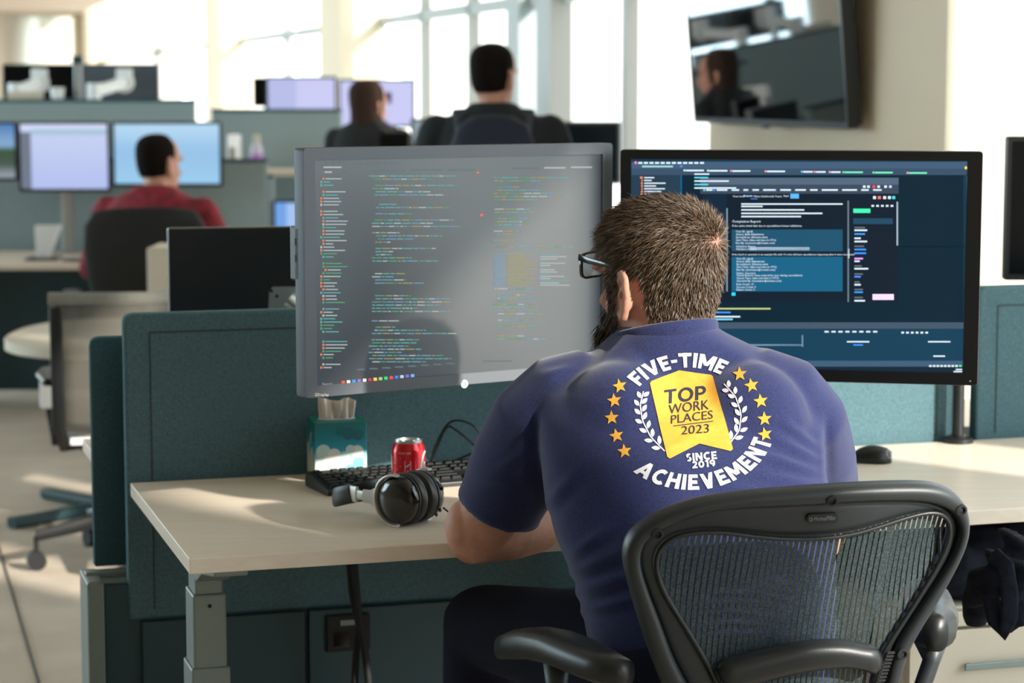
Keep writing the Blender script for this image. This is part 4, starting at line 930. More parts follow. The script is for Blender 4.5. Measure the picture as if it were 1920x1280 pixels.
for k in range(25):
    a = math.pi * k / 24; bp_.append(C1 + a1_ * (.044 - .036 * math.cos(a) * (1 + .15 * math.sin(a))) + b1_ * (.100 + .058 * math.sin(a)) - Z3 * (.019 * math.sin(a)))
obj('headband', MB().strap(bp_, .0185, .006, (0, 0, 1), n=14, e=.7), M['black'], hp, smooth=True)
for k, da in enumerate((-.9, -.6, .35)):
    q = C1 + a1_ * .078 + (-b1_ * math.cos(da) + z1_ * math.sin(da)) * .0402; obj('button', MB().ell(tuple(q), (.003, .003, .004), nu=10, nv=6), M['blackgloss'], hp, smooth='all')
zg = C1.z - DZ - .0022
wire = [C1 + a1_ * .078 - b1_ * .039 - Z3 * .02, C1 + a1_ * .085 - b1_ * .055 - Z3 * .035, C1 + a1_ * .10 - b1_ * .09 - Z3 * zg, C1 + a1_ * .16 - b1_ * .12 - Z3 * zg]
obj('audio_cable', MB().tube(wire, .0018, 6), M['rubber'], hp, smooth='all')

# loose cables behind the keyboard
def loose(pts, label, r=.0024):
    P = [at(x, y, Y) for x, y, Y in pts]; fine = []; n = len(P)
    for i in range(n - 1):
        for k in range(5):
            t = k / 5; a, b, c, d = [P[max(0, min(n - 1, j))] for j in (i - 1, i, i + 1, i + 2)]; fine.append(.5 * (2 * b + (c - a) * t + (2 * a - 5 * b + 4 * c - d) * t * t + (3 * b - a - 3 * c + d) * t ** 3))
    tag(obj('usb_cable', MB().tube(fine + [P[-1]], r, 8), M['rubber'], smooth='all'), label, 'cable', 'cables on the desk')
loose([(806, 872, 4.66), (815, 840, 4.63), (835, 800, 4.60), (855, 788, 4.58), (885, 796, 4.58), (905, 820, 4.58), (930, 862, 4.62), (960, 880, 4.62)], 'black cable looping up highest behind the keyboard')
loose([(806, 874, 4.70), (822, 832, 4.67), (838, 801, 4.65), (855, 806, 4.64), (893, 840, 4.64), (870, 856, 4.65), (840, 868, 4.69), (815, 880, 4.72)], 'black cable bent into a sharp loop behind the keyboard')

# mouse
ms = thing('computer_mouse', 'black wireless mouse with ring logo, right of the man', 'mouse', tuple(onz(1633, 868, DZ)))
Mm = Matrix.Translation(onz(1633, 866, DZ)) @ Matrix.Rotation(math.radians(70), 4, 'Z')
mm = MB(); rs = []
for t in np.linspace(-1, 1, 13):
    w_ = .029 * math.sqrt(max(.02, 1 - abs(t) ** 3)) ; h_ = .036 * math.sqrt(max(.03, 1 - ((t + .15) / 1.16) ** 2)); y = .044 * t
    rs.append([(w_ * math.cos(a), y, h_ * math.sin(a) ** .8 + .001) for a in [math.pi * k / 12 for k in range(13)]] + [(0, y, .001)])
mm.rings(rs, M=Mm); obj('shell', mm, M['black'], ms, smooth='all')
obj('scroll_wheel', MB().tube([Mm @ Vector((-.003, -.03, .026)), Mm @ Vector((.003, -.03, .026))], .007, 12), M['rubber'], ms, smooth=True)
lgc = at(1659, 859, onz(1659, 872, DZ).y - .004); nn = (CAM - lgc).normalized(); rr_ = MB(); a1 = nn.cross(Z3).normalized(); a2 = a1.cross(nn)
lgp = onz(1633, 866, DZ) + Vector((.034, -.026, .021))
rr_.tube([lgp + (Vector((.55, .83, 0)) * math.cos(q) * .0085 + Vector((-.35, .22, .9)).normalized() * math.sin(q) * .0085) for q in [2 * math.pi * k / 20 for k in range(20)]], .0007, 6, closed=True)
obj('ring_logo', rr_, M['alu'], ms, smooth='all')

# ------------------------------------------------------------------ the mesh office chair in front
ch = thing('office_chair', 'graphite mesh-back office chair the bearded man sits on', 'office chair', tuple(Vector((.42, 3.5, 0))))
CPp = at(1500, 1090, 3.30); cy = math.radians(13); rec = math.radians(12)
CR = Matrix.Rotation(cy, 3, 'Z') @ Matrix.Rotation(rec, 3, 'X')            # leans back towards the camera
CA_, CN, CB = CR @ Vector((1, 0, 0)), CR @ Vector((0, 1, 0)), CR @ Vector((0, 0, 1))
def cpx(x, y): return 1150 + .40104 * x, 890 + .40104 * y                  # outline traced on an enlarged view
def cp(x, y, off=0.0):
    h = onpl(*cpx(x, y), CPp, CN); a = (h - CPp).dot(CA_); return h + CN * (off + .22 * a * a)
def smooth_line(pts, n):
    P = [np.array(p, float) for p in pts]; m = len(P); out = []
    for i in range(m - 1):
        for k in range(8):
            t = k / 8; a, b, c, d = [P[max(0, min(m - 1, j))] for j in (i - 1, i, i + 1, i + 2)]; out.append(.5 * (2 * b + (c - a) * t + (2 * a - 5 * b + 4 * c - d) * t * t + (3 * b - a - 3 * c + d) * t ** 3))
    out.append(P[-1]); out = np.array(out); L_ = np.r_[0, np.cumsum(np.linalg.norm(np.diff(out, axis=0), axis=1))]
    u_ = np.linspace(0, L_[-1], n); return np.stack([np.interp(u_, L_, out[:, 0]), np.interp(u_, L_, out[:, 1])], 1)
OUT = [(330, 1180), (265, 1060), (215, 940), (165, 800), (120, 660), (85, 530), (66, 440), (66, 370), (85, 315), (130, 262), (230, 195), (400, 130), (600, 92), (800, 70), (1000, 55), (1200, 46), (1400, 46), (1520, 58), (1600, 90), (1655, 145), (1680, 210), (1680, 285), (1655, 370), (1600, 480), (1530, 600), (1455, 715), (1400, 810), (1365, 900), (1330, 1040), (1290, 1180)]
MID = [(460, 1180), (400, 1060), (340, 960), (285, 850), (230, 700), (180, 570), (145, 460), (140, 390), (160, 330), (205, 290), (290, 235), (420, 185), (600, 158), (800, 147), (1000, 135), (1200, 126), (1400, 130), (1490, 142), (1560, 168), (1608, 205), (1630, 255), (1632, 300), (1605, 375), (1550, 470), (1475, 580), (1400, 690), (1335, 790), (1300, 880), (1262, 1030), (1210, 1180)]
INN = [(560, 1180), (520, 1060), (470, 940), (415, 840), (330, 700), (262, 590), (222, 500), (210, 430), (222, 375), (255, 330), (310, 297), (400, 278), (520, 274), (650, 288), (800, 299), (950, 298), (1100, 282), (1230, 250), (1350, 215), (1450, 192), (1520, 190), (1572, 215), (1590, 270), (1578, 340), (1530, 440), (1460, 550), (1380, 670), (1305, 780), (1265, 850), (1225, 960), (1180, 1180)]
n = 120; o_, m_, i_ = smooth_line(OUT, n), smooth_line(MID, n), smooth_line(INN, n)
fb = MB(); rs = []
for k in range(n):
    a, b = cp(*o_[k]), cp(*m_[k]); c = (a + b) / 2; h = (a - b) / 2; r = []
    for j in range(14):
        q = 2 * math.pi * j / 14; co_, si = math.cos(q), math.sin(q); r.append(tuple(c + h * math.copysign(abs(co_) ** .8, co_) + CN * (.006 + .019 * math.copysign(abs(si) ** .8, si))))
    rs.append(r)
fb.rings(rs); bfo = obj('back_frame', fb, M['chair'], ch, smooth='all')
fb = MB(); rs = []                                                        # inner lip that holds the mesh, with the shield plate at the top
for k in range(n):
    a, b = cp(*m_[k]), cp(*i_[k]); c = (a + b) / 2; h = (a - b) / 2; r = []
    for j in range(14):
        q = 2 * math.pi * j / 14; co_, si = math.cos(q), math.sin(q); r.append(tuple(c + h * 1.04 * math.copysign(abs(co_) ** .55, co_) + CN * (.012 + .0085 * math.copysign(abs(si) ** .7, si))))
    rs.append(r)
fb.rings(rs); obj('inner_lip', fb, M['chair'], ch, smooth='all')
fb = MB(); fb.tube([cp(*p, -.001) for p in i_[2:-2]], .0038, 8); obj('mesh_edge_bead', fb, M['chairpad'], ch, smooth='all')
for x, y in ((205, 276), (1008, 106), (1628, 165), (1345, 828)):
    c = cp(x, y, -.0135); sc_ = MB(); Ms = Matrix.Translation(c) @ CR.to_4x4() @ Matrix.Rotation(math.pi / 2, 4, 'X')
    sc_.lathe([(.0088, -.004), (.0088, .0015), (.0058, .002), (.005, -.0015), (.0001, -.0015)], 20, Ms); obj('screw_cap', sc_, M['rubber'], ch, smooth=True)
# maker's badge
bd_ = MB(); q0 = [cp(x, y, .0045) for x, y in [(905 + 15 + (-15) * math.cos(a), 205 - 22 * math.sin(a)) for a in [math.pi * (-.5 + k / 8) for k in range(9)]] + [(1035 + 15 * math.cos(a), 200 + 22 * math.sin(a) * -1) for a in [math.pi * (.5 - k / 8) for k in range(9)]]]
bd_.prism(q0, tuple(-CN * .0060)); bgo = obj('badge_plate', bd_, M['rubber'], ch); emb = mat('emboss_grey', (112, 120, 122), .5)
v, f = text_geo('HermanMiller', 0, 1); v = v / v.max(0); tb_ = MB(); tb_.add([cp(938 + 100 * x, 213 - 4 * x - 22 * y, -.0022) for x, y in v], f); obj('badge_lettering', tb_, emb, bgo)
obj('badge_mark', MB().tube([cp(922 + 7 * math.cos(a), 207 + 8 * math.sin(a), -.0018) for a in [2 * math.pi * k / 12 for k in range(12)]], .0007, 5, closed=True), emb, bgo)
# woven strips of the mesh, with open gaps between them
loc2 = lambda p: ((p - CPp).dot(CA_), (p - CPp).dot(CB))
poly = [loc2(onpl(*cpx(*p), CPp, CN)) for p in i_]
def span(x):
    ys = []
    for (x0, y0), (x1, y1) in zip(poly, poly[1:] + poly[:1]):
        if (x0 - x) * (x1 - x) < 0: ys.append(y0 + (y1 - y0) * (x - x0) / (x1 - x0))
    return sorted(ys)
ms_ = MB(); x = min(p[0] for p in poly) + .006; xm = max(p[0] for p in poly) - .006
while x < xm:
    ys = span(x)
    if len(ys) >= 2:
        y0, y1 = ys[0] - .004, ys[-1] + .004; m = 10; L_ = []
        for k in range(m + 1):
            y = y0 + (y1 - y0) * k / m; xx = x + .05 * (y - (y0 + y1) / 2)
            for e_ in (-.0036, .0036): a = xx + e_; L_.append(tuple(CPp + CA_ * a + CB * y + CN * (.006 + .22 * a * a + (.010 * math.sin(math.pi * k / m)))))
        ms_.add(L_, [(2 * k, 2 * k + 1, 2 * k + 3, 2 * k + 2) for k in range(m)])
    x += .0092
def weave_mat():
    m = mat('mesh_weave', (34, 46, 50), .6); nt = m.node_tree; b = nt.nodes['Principled BSDF']; tc = nt.nodes.new('ShaderNodeTexCoord')
    nz = nt.nodes.new('ShaderNodeTexNoise'); nz.inputs['Scale'].default_value = 420; nz.inputs['Detail'].default_value = 2; nt.links.new(tc.outputs['Object'], nz.inputs['Vector'])
    r = nt.nodes.new('ShaderNodeValToRGB'); r.color_ramp.elements[0].color = rgb(22, 34, 38); r.color_ramp.elements[1].color = rgb(66, 84, 88); r.color_ramp.elements[0].position = .4; r.color_ramp.elements[1].position = .72
    nt.links.new(nz.outputs[0], r.inputs[0]); nt.links.new(r.outputs[0], b.inputs['Base Color']); return m
wo = obj('mesh_weave', ms_, weave_mat(), ch); wo['kind'] = 'stuff'
# lumbar pad
top = smooth_line([(470, 885), (600, 838), (750, 800), (900, 772), (1050, 768), (1180, 790), (1252, 796)], 24); bot = smooth_line([(520, 990), (620, 975), (760, 935), (900, 905), (1050, 890), (1150, 900), (1235, 935)], 24)
lp = MB(); rs = []
for k in range(24):
    a, b = cp(*top[k]), cp(*bot[k]); c = (a + b) / 2; h = (a - b) / 2; e_ = .55 if k in (0, 23) else 1
    rs.append([tuple(c + h * e_ * math.copysign(abs(math.cos(q)) ** .8, math.cos(q)) + CN * (-.006 + .020 * e_ * math.copysign(abs(math.sin(q)) ** .8, math.sin(q)))) for q in [2 * math.pi * j / 14 for j in range(14)]])
lp.rings(rs); obj('lumbar_pad', lp, M['chairpad'], ch, smooth='all')
for k in range(11):
    p = cp(1292 - 5.5 * k, 825 + 16 * k, -.010); obj('ratchet_tooth', MB().tube([p - CA_ * .006, p + CA_ * .006], .0022, 6), M['rubber'], ch)
# arm pads, posts, seat and base
def arm_pad(pts, wd, th):
    b = MB(); rs = []
    m = len(pts)
    for k, p in enumerate(pts):
        d = (pts[min(k + 1, m - 1)] - pts[max(k - 1, 0)]).normalized(); sd = d.cross(Z3).normalized(); e_ = [.45, .85, 1, 1, 1, .9, .5][int(6 * k / (m - 1))]
        rs.append([tuple(p + sd * wd * e_ * math.copysign(abs(math.cos(q)) ** .75, math.cos(q)) + Z3 * th * (e_ * .4 + .6) * math.copysign(abs(math.sin(q)) ** .75, math.sin(q))) for q in [2 * math.pi * j / 18 for j in range(18)]])
    b.rings(rs); return b
pr = at(1752, 1186, 3.46); dr = Vector((.10, 1, 0)).normalized()
obj('arm_pad', arm_pad([pr + dr * t + Z3 * (.006 - .02 * (t - .1) ** 2) for t in np.linspace(-.03, .23, 13)], .043, .037), M['chairpad'], ch, smooth='all')
obj('arm_post', MB().tube([pr + dr * .06 - Z3 * .03, pr + dr * .05 - Z3 * .06, Vector((pr.x - .05, pr.y + .02, .47)), Vector((.42, 3.52, .44))], [.027, .014, .017, .02], 14), M['chair'], ch, smooth='all')
pa = [at(x, y, Y) for x, y, Y in ((1172, 1262, 3.28), (1130, 1248, 3.33), (1085, 1228, 3.39), (1045, 1212, 3.45), (1010, 1205, 3.51), (975, 1206, 3.56), (945, 1212, 3.60))]
obj('arm_pad', arm_pad(pa, .040, .026), M['chairpad'], ch, smooth='all')
obj('arm_post', MB().tube([pa[3] - Z3 * .02, pa[3] - Z3 * .10, Vector((.30, 3.52, .44))], [.024, .017, .02], 14), M['chair'], ch, smooth='all')
sb = MB(); c0 = Vector((.385, 3.58, .445)); X_, Y2 = Vector((math.cos(cy), math.sin(cy), 0)), Vector((-math.sin(cy), math.cos(cy), 0))
sb.rings([oval(c0 + Z3 * z, X_ * a, Y2 * b, 32, .7) for z, a, b in ((-.03, .2, .19), (-.02, .245, .235), (0, .25, .24), (.006, .235, .225))]); obj('seat', sb, M['chair'], ch, smooth=True)
obj('gas_column', MB().tube([c0 - Z3 * .03, Vector((c0.x, c0.y, .10))], .028, 16), M['black'], ch, smooth=True)
obj('back_bracket', MB().tube([cp(520, 1170), Vector((.33, 3.45, .45)), Vector((.42, 3.45, .43)), Vector((.50, 3.42, .45)), cp(1210, 1170)], .016, 10), M['chair'], ch, smooth='all')
def star_base(e, c, r, zc, m, rot=0):
    for k in range(5):
        a = rot + 2 * math.pi * k / 5; d = Vector((math.cos(a), math.sin(a), 0)); p = Vector((c.x, c.y, 0))
        obj('base_leg', MB().strap([p + Z3 * (zc + .05), p + d * r * .5 + Z3 * (zc + .03), p + d * r + Z3 * zc], [.03, .024, .018], [.028, .022, .016], (0, 0, 1), n=10), m, e, smooth=True)
        s2 = d.cross(Z3)
        cs = obj('caster', MB().tube([p + d * r + s2 * -.022 + Z3 * .03, p + d * r + s2 * -.006 + Z3 * .03], .03, 16), M['rubber'], e, smooth=True)
        obj('caster_wheel', MB().tube([p + d * r + s2 * .006 + Z3 * .03, p + d * r + s2 * .022 + Z3 * .03], .03, 16), M['rubber'], cs, smooth=True)
        obj('caster_stem', MB().tube([p + d * r + Z3 * .03, p + d * r + Z3 * zc], .008, 8), M['black'], cs, smooth=True)
star_base(ch, c0, .31, .085, M['chair'], .3)

# ------------------------------------------------------------------ pedestal and bag under the desk, right
pe = thing('drawer_pedestal', 'cream drawer pedestal under the right end of the desk', 'drawer unit', tuple(D(1.38, .02, 0)))
zt = .535
obj('carcass', MB().box((1.375, .045, .03), (1.86, .62, zt), MD), M['cream'], pe, .003)
for z0, z1 in ((.50, .530), (.305, .493), (.04, .298)):
    dw_ = obj('drawer_front', MB().box((1.38, .022, z0), (1.855, .046, z1), MD), M['cream'], pe, .002)
    if z1 < .5:
        zh = z1 - .07
        hh = obj('handle', MB().box((1.49, .004, zh - .007), (1.74, .009, zh + .007), MD), M['steel'], dw_, .002)
        for u in (1.50, 1.725): obj('handle_post', MB().box((u, .008, zh - .004), (u + .008, .023, zh + .004), MD), M['steel'], hh)
bgm = mat('black_cloth', (20, 23, 32), .9, var=(60, .3), bump=(40, .5, .01), spec=.15)
bg_ = MB(); bg_.rings([oval(D(1.60, .31, z), U * a, V * b, 26, .7) for z, a, b in ((.537, .20, .24), (.56, .225, .27), (.60, .225, .27), (.64, .21, .25), (.668, .17, .2), (.69, .08, .1))])
bg_.tube([at(x, y, Y) for x, y, Y in ((1900, 1010, 4.10), (1915, 1060, 4.04), (1912, 1120, 4.02), (1895, 1165, 4.01))], [.03, .032, .03, .022], 14, round_ends=True)
bg_.tube([at(x, y, Y) for x, y, Y in ((1830, 1150, 4.12), (1850, 1090, 4.06), (1870, 1050, 4.05))], [.03, .028, .03], 14, round_ends=True)
bgo_ = thing('cloth_bag', 'black cloth bag on top of the cream pedestal, strap hanging down', 'bag', tuple(D(1.5, .28, zt)))
bm_ = voxel(bg_, .012, 4, .5, 'bag_body'); nv = len(bm_.vertices)
cb = np.empty(nv * 3, np.float32); bm_.vertices.foreach_get('co', cb); cb = cb.reshape(-1, 3); nn_ = np.empty(nv * 3, np.float32); bm_.vertices.foreach_get('normal', nn_); nn_ = nn_.reshape(-1, 3)
cb += nn_ * (.010 * np.sin(cb[:, 0:1] * 55 + 9 * np.sin(cb[:, 2:3] * 18)) + .006 * np.sin(cb[:, 0:1] * 23 - cb[:, 2:3] * 60)) * (cb[:, 2:3] > .56); bm_.vertices.foreach_set('co', cb.ravel()); bm_.update()
link('bag_body', bm_, bgm, bgo_)
st = [at(x, y, Y) for x, y, Y in ((1862, 1040, 4.02), (1885, 1060, 3.99), (1893, 1110, 3.98), (1892, 1160, 3.975), (1880, 1185, 3.975), (1868, 1165, 3.985), (1858, 1120, 4.0))]
obj('strap', MB().strap(st, .006, .016, (0, 1, 0), n=12), bgm, bgo_, smooth='all')

# ------------------------------------------------------------------ background: generic builders
def bg_screen(name, c, k, bands=(), rough=.4):
    """lit screen face; bands = (z0, z1, colour) across the generated height"""
    m = mat(name, (8, 9, 12), rough, emit=(*c, k * .56)); 
    if bands:
        nt = m.node_tree; b = nt.nodes['Principled BSDF']; tc = nt.nodes.new('ShaderNodeTexCoord'); sp_ = nt.nodes.new('ShaderNodeSeparateXYZ'); nt.links.new(tc.outputs['Generated'], sp_.inputs[0])
        r = nt.nodes.new('ShaderNodeValToRGB'); r.color_ramp.interpolation = 'EASE'; el = r.color_ramp.elements
        el[0].position = 0; el[0].color = rgb(*bands[0][1]); el[1].position = 1; el[1].color = rgb(*bands[-1][1])
        for p, cc in bands[1:-1]: e = el.new(p); e.color = rgb(*cc)
        nt.links.new(sp_.outputs['Z'], r.inputs[0]); nt.links.new(r.outputs[0], b.inputs['Emission Color'])
    return m
def bg_monitor(label, x0, y0, x1, y1, Y, scr, stand_z=None, yaw=0.0, group=None, deep=.035, bez=.012, bezm=None, arm_white=False, blocks=()):
    """monitor whose outer frame covers the photo box at depth Y; stands on height stand_z"""
    a, b = at(x0, y0, Y), at(x1, y1, Y); w_ = (b.x - a.x) / max(.3, math.cos(yaw)); h_ = a.z - b.z; c = (a + b) / 2
    e = thing('computer_monitor', label, 'monitor', (c.x, c.y, stand_z if stand_z is not None else b.z), group); e.rotation_euler.z = yaw; e['_loc'] = 1
    zc = c.z - e.location.z; T = Matrix.Translation((0, 0, zc))
    fr = frame_mesh(w_, h_, bez, bez, bez, bez * 1.3, 0, deep, .008); fr.v = [tuple(T @ Vector(p)) for p in fr.v]
    obj('bezel', fr, bezm or M['bezelblk'], e, smooth=True)
    so = obj('screen', MB().box((-w_ / 2 + bez - .002, .004, zc - h_ / 2 + bez), (w_ / 2 - bez + .002, .01, zc + h_ / 2 - bez + .002)), scr, e); so['_loc'] = 1
    for (u0, v0, u1, v1, m) in blocks:
        obj('window_pane', MB().box((-w_ / 2 + bez + (w_ - 2 * bez) * u0, .0025, zc + h_ / 2 - bez - (h_ - 2 * bez) * v1), (-w_ / 2 + bez + (w_ - 2 * bez) * u1, .0045, zc + h_ / 2 - bez - (h_ - 2 * bez) * v0)), m, so)
    obj('rear_shell', MB().box((-w_ / 2 + .004, deep - .01, zc - h_ / 2 + .004), (w_ / 2 - .004, deep + .012, zc + h_ / 2 - .004)), M['bezelblk'], e, .006)
    if stand_z is not None and not arm_white:
        obj('stand_neck', MB().strap([(0, deep + .02, 0.01), (0, deep + .03, zc * .6), (0, deep + .012, zc)], .03, .01, (1, 0, 0)), M['alu'], e, smooth=True)
        obj('stand_foot', MB().box((-.11, -.06, 0), (.11, .14, .012)), M['alu'], e, .004)
    return e
def bg_panel(label, x0, y0, x1, y1, Y, m, z0=0.0, th=.05, yaw=0.0, name='desk_partition', cat='partition'):
    a, b = at(x0, y0, Y), at(x1, y0, Y); e = thing(name, label, cat, (a.x, a.y, z0)); d = Vector((b.x - a.x, (b.x - a.x) * math.tan(yaw), 0))
    pts = [Vector((a.x, a.y, z0)), Vector((a.x, a.y, z0)) + d, Vector((a.x, a.y, a.z)) + d, Vector((a.x, a.y, a.z))]
    obj('fabric_board', MB().prism(pts, (0, th, 0)), m, e, .012); dn = d.normalized()
    obj('top_trim', MB().prism([Vector((a.x, a.y - .004, a.z - .012)), Vector((a.x, a.y - .004, a.z - .012)) + d, Vector((a.x, a.y - .004, a.z + .006)) + d, Vector((a.x, a.y - .004, a.z + .006))], (0, th + .008, 0)), M['fabric_dk'], e, .003)
    return e
def bg_desk(label, x0, x1, yf, Y, depth, z, th=.03, m=None):
    a, b = at(x0, yf, Y), at(x1, yf, Y); e = thing('desk', label, 'desk', (a.x, a.y, 0))
    obj('desk_top', MB().box((a.x, Y, z - th), (b.x, Y + depth, z)), m or M['desk'], e, .004)
    for x in (a.x + .08, b.x - .08):
        obj('leg', MB().box((x - .03, Y + depth * .4, 0), (x + .03, Y + depth * .6, z - th)), M['steel'], e, .004)
    return e
def simple_hair(MHx, s, m, e, name='hair', back=.012, low=-.055, grow=1.07):
    X, Y_, Z_ = [MHx.to_3x3() @ Vector(v) for v in ((1, 0, 0), (0, 1, 0), (0, 0, 1))]; C0 = MHx.translation; rs = []
    for z, hw, f, b in HEADR:
        if z < low: continue
        fr = (f - .030 - max(0, .03 - z) * 1.0) if z < .115 else f * .9
        rs.append(oval(C0 + Z_ * z * s * grow, X * hw * s * grow * (1.0 if z > -.03 else .9), Y_ * fr * s, 26, .95, Y_ * (b + back) * s))
    b = MB(); b.rings(rs); return link(name, voxel(b, .009, 4, .5, name), m, e)
def figure(label, base, face, zb, s, cols, sit=True, lean=0.0, arms=((.24, .05, .18), (.16, .28, .15)), head_turn=0.0, big=1.0, hair=True, legs=True, drop=.045):
    """clothed figure: base = point under the hips, face = heading in degrees (0 = away from camera), zb = hip height"""
    e = thing('person', label, 'person', (base.x, base.y, 0))
    T = Matrix.Translation((base.x, base.y, zb)) @ Matrix.Rotation(math.radians(face), 4, 'Z'); TL = T @ Matrix.Rotation(-lean, 4, 'X')
    X, Y_ = TL.to_3x3() @ Vector((1, 0, 0)), TL.to_3x3() @ Vector((0, 1, 0)); L = lambda *p: TL @ (Vector(p) * s)
    sh = MB(); sh.rings([oval(L(0, 0, z), X * a * s * big, Y_ * b * s * big, 28, .9) for z, a, b in ((-.08, .17, .12), (.08, .168, .118), (.22, .175, .12), (.36, .195, .125), (.45, .195, .118), (.505, .165, .10), (.54, .10, .078), (.565, .07, .065))])
    sk = MB(); hm = TL @ Matrix.Translation((0, .02 * s, (.70 - drop) * s)) @ Matrix.Rotation(lean * .7, 4, 'X') @ Matrix.Rotation(math.radians(head_turn), 4, 'Z'); head_shapes(sk, hm, s)
    sk.tube([L(0, -.005, .50), L(0, 0, .58), hm @ Vector((0, -.015 * s, -.05 * s))], [.06 * s, .055 * s, .058 * s], 16, round_ends=True)
    for sg in (-1, 1):
        el, wr = arms; A0 = L(sg * .19 * big, 0, .45); A1 = L(sg * el[0] * big, el[1], el[2]); A2 = L(sg * wr[0] * big, wr[1], wr[2])
        sh.tube([A0, A0 * .5 + A1 * .5, A1], [.062 * s * big, .056 * s * big, .046 * s * big], 16, round_ends=True); sh.tube([A1, A2], [.046 * s * big, .034 * s], 14, round_ends=True)
        sk.tube([A1, A2], [.03 * s, .025 * s], 12, round_ends=True); hand_shapes(sk, A2, A2 - A1, X * -sg if not sit else Z3, -sg, s, .4)
    sk.rings([oval(L(0, 0, z), X * a * s * big * .85, Y_ * b * s * big * .85, 20, .9) for z, a, b in ((0, .168, .118), (.22, .175, .12), (.42, .19, .12), (.50, .15, .09), (.53, .08, .07))])
    for sg in (-1, 1):
        el = arms[0]; sk.tube([L(sg * .15 * big, 0, .43), L(sg * el[0] * big, el[1], el[2])], [.04 * s, .032 * s], 12, round_ends=True)
    link('body', voxel(sk, .008, 3, .5, 'body'), cols[0], e); link('top', voxel(sh, .013, 5, .5, 'top'), cols[1], e)
    if legs:
        tr = MB(); H = lambda *p: T @ (Vector(p) * s)
        for sg in (-1, 1):
            if sit: P = [H(sg * .09, 0, -.04), H(sg * .11, .42, -.03), Vector((*(H(sg * .11, .44, 0).xy), .07))]
            else: P = [H(sg * .09, 0, -.04), H(sg * .095, .01, -.46), Vector((*(H(sg * .1, -.01, 0).xy), .06))]
            tr.tube([P[0], P[0] * .5 + P[1] * .5, P[1]], [.10 * s, .088 * s, .066 * s], 16, round_ends=True); tr.tube([P[1], P[1] * .5 + P[2] * .5, P[2]], [.066 * s, .06 * s, .048 * s], 14, round_ends=True)
            f0 = Vector((P[2].x, P[2].y, 0)); fy = T.to_3x3() @ Vector((0, 1, 0)); fx = T.to_3x3() @ Vector((1, 0, 0)); so = MB(); so.rings([oval(f0 + fy * .06 + Z3 * z, fx * a, fy * b, 16) for z, a, b in ((.002, .045, .13), (.04, .045, .13), (.09, .035, .05))]); obj('shoe', so, M['rubber'], e, smooth='all')
        tr.ell(tuple(H(0, 0, -.02)), (.165 * s * big, .13 * s * big, .12 * s)); link('trousers', voxel(tr, .014, 4, .5, 'trousers'), M['denim'], e)
    if hair: simple_hair(hm, s, cols[2], e)
    return e, hm, L
darkhair = mat('dark_hair', (22, 17, 15), .85, spec=.1, bump=(180, .6, .004)); brownhair = mat('brown_hair', (52, 38, 30), .8, spec=.15, bump=(160, .6, .004)); sandhair = mat('sandy_hair', (120, 98, 78), .55, bump=(160, .6, .004))
maroon = mat('maroon_plaid', (124, 28, 44), .85, var=(26, .45, (1, 1, 1))); blackcl = mat('black_cloth_plain', (16, 18, 24), .85); charc = mat('charcoal_jacket', (22, 28, 34), .85); bluesh = mat('blue_shirt', (40, 58, 130), .85)
def task_chair(label, base, face, cols, s=1.0, back=None):
    """plain swivel chair: base point on the floor, face heading (0 = away from camera)"""
    e = thing('office_chair', label, 'office chair', (base.x, base.y, 0)); T = Matrix.Translation(base) @ Matrix.Rotation(math.radians(face), 4, 'Z'); mb_, mf = cols
    b = MB(); rs = []
    for z, a, y in ((.52, .17, -.20), (.60, .20, -.225), (.72, .235, -.24), (.86, .255, -.255), (.96, .25, -.27), (1.02, .21, -.285), (1.035, .12, -.288)): rs.append([tuple(T @ Vector((a * math.cos(q) * s, (y + .022 * math.sin(q) + .05 * (a * math.cos(q) / .25) ** 2 * .6), z))) for q in [2 * math.pi * k / 24 for k in range(24)]])
    b.rings(rs); obj('backrest', b, mb_, e, smooth='all')
    b = MB(); b.rings([[tuple(T @ Vector((a * math.copysign(abs(math.cos(q)) ** .7, math.cos(q)), .02 + d * math.copysign(abs(math.sin(q)) ** .7, math.sin(q)), z))) for q in [2 * math.pi * k / 28 for k in range(28)]] for z, a, d in ((.42, .2, .2), (.43, .245, .24), (.47, .25, .245), (.485, .22, .22))]); obj('seat', b, mb_, e, smooth='all')
    obj('back_support', MB().tube([T @ Vector((0, -.02, .40)), T @ Vector((0, -.22, .42)), T @ Vector((0, -.27, .62))], .022, 10), mf, e, smooth='all')
    for sg in (-1, 1):
        obj('arm_post', MB().tube([T @ Vector((sg * .22, -.02, .43)), T @ Vector((sg * .29, -.02, .46)), T @ Vector((sg * .29, -.02, .64))], .016, 10), mf, e, smooth='all')
        obj('arm_pad', MB().strap([T @ Vector((sg * .29, y, .655)) for y in (-.14, -.1, .08, .12)], [.02, .04, .04, .02], [.012, .016, .016, .012], tuple(T.to_3x3() @ Vector((1, 0, 0))), n=12), mf, e, smooth=True)
    obj('gas_column', MB().tube([T @ Vector((0, 0, .42)), T @ Vector((0, 0, .1))], .027, 12), mf, e, smooth=True); star_base(e, base, .30, .085, mf, .2)
    return e

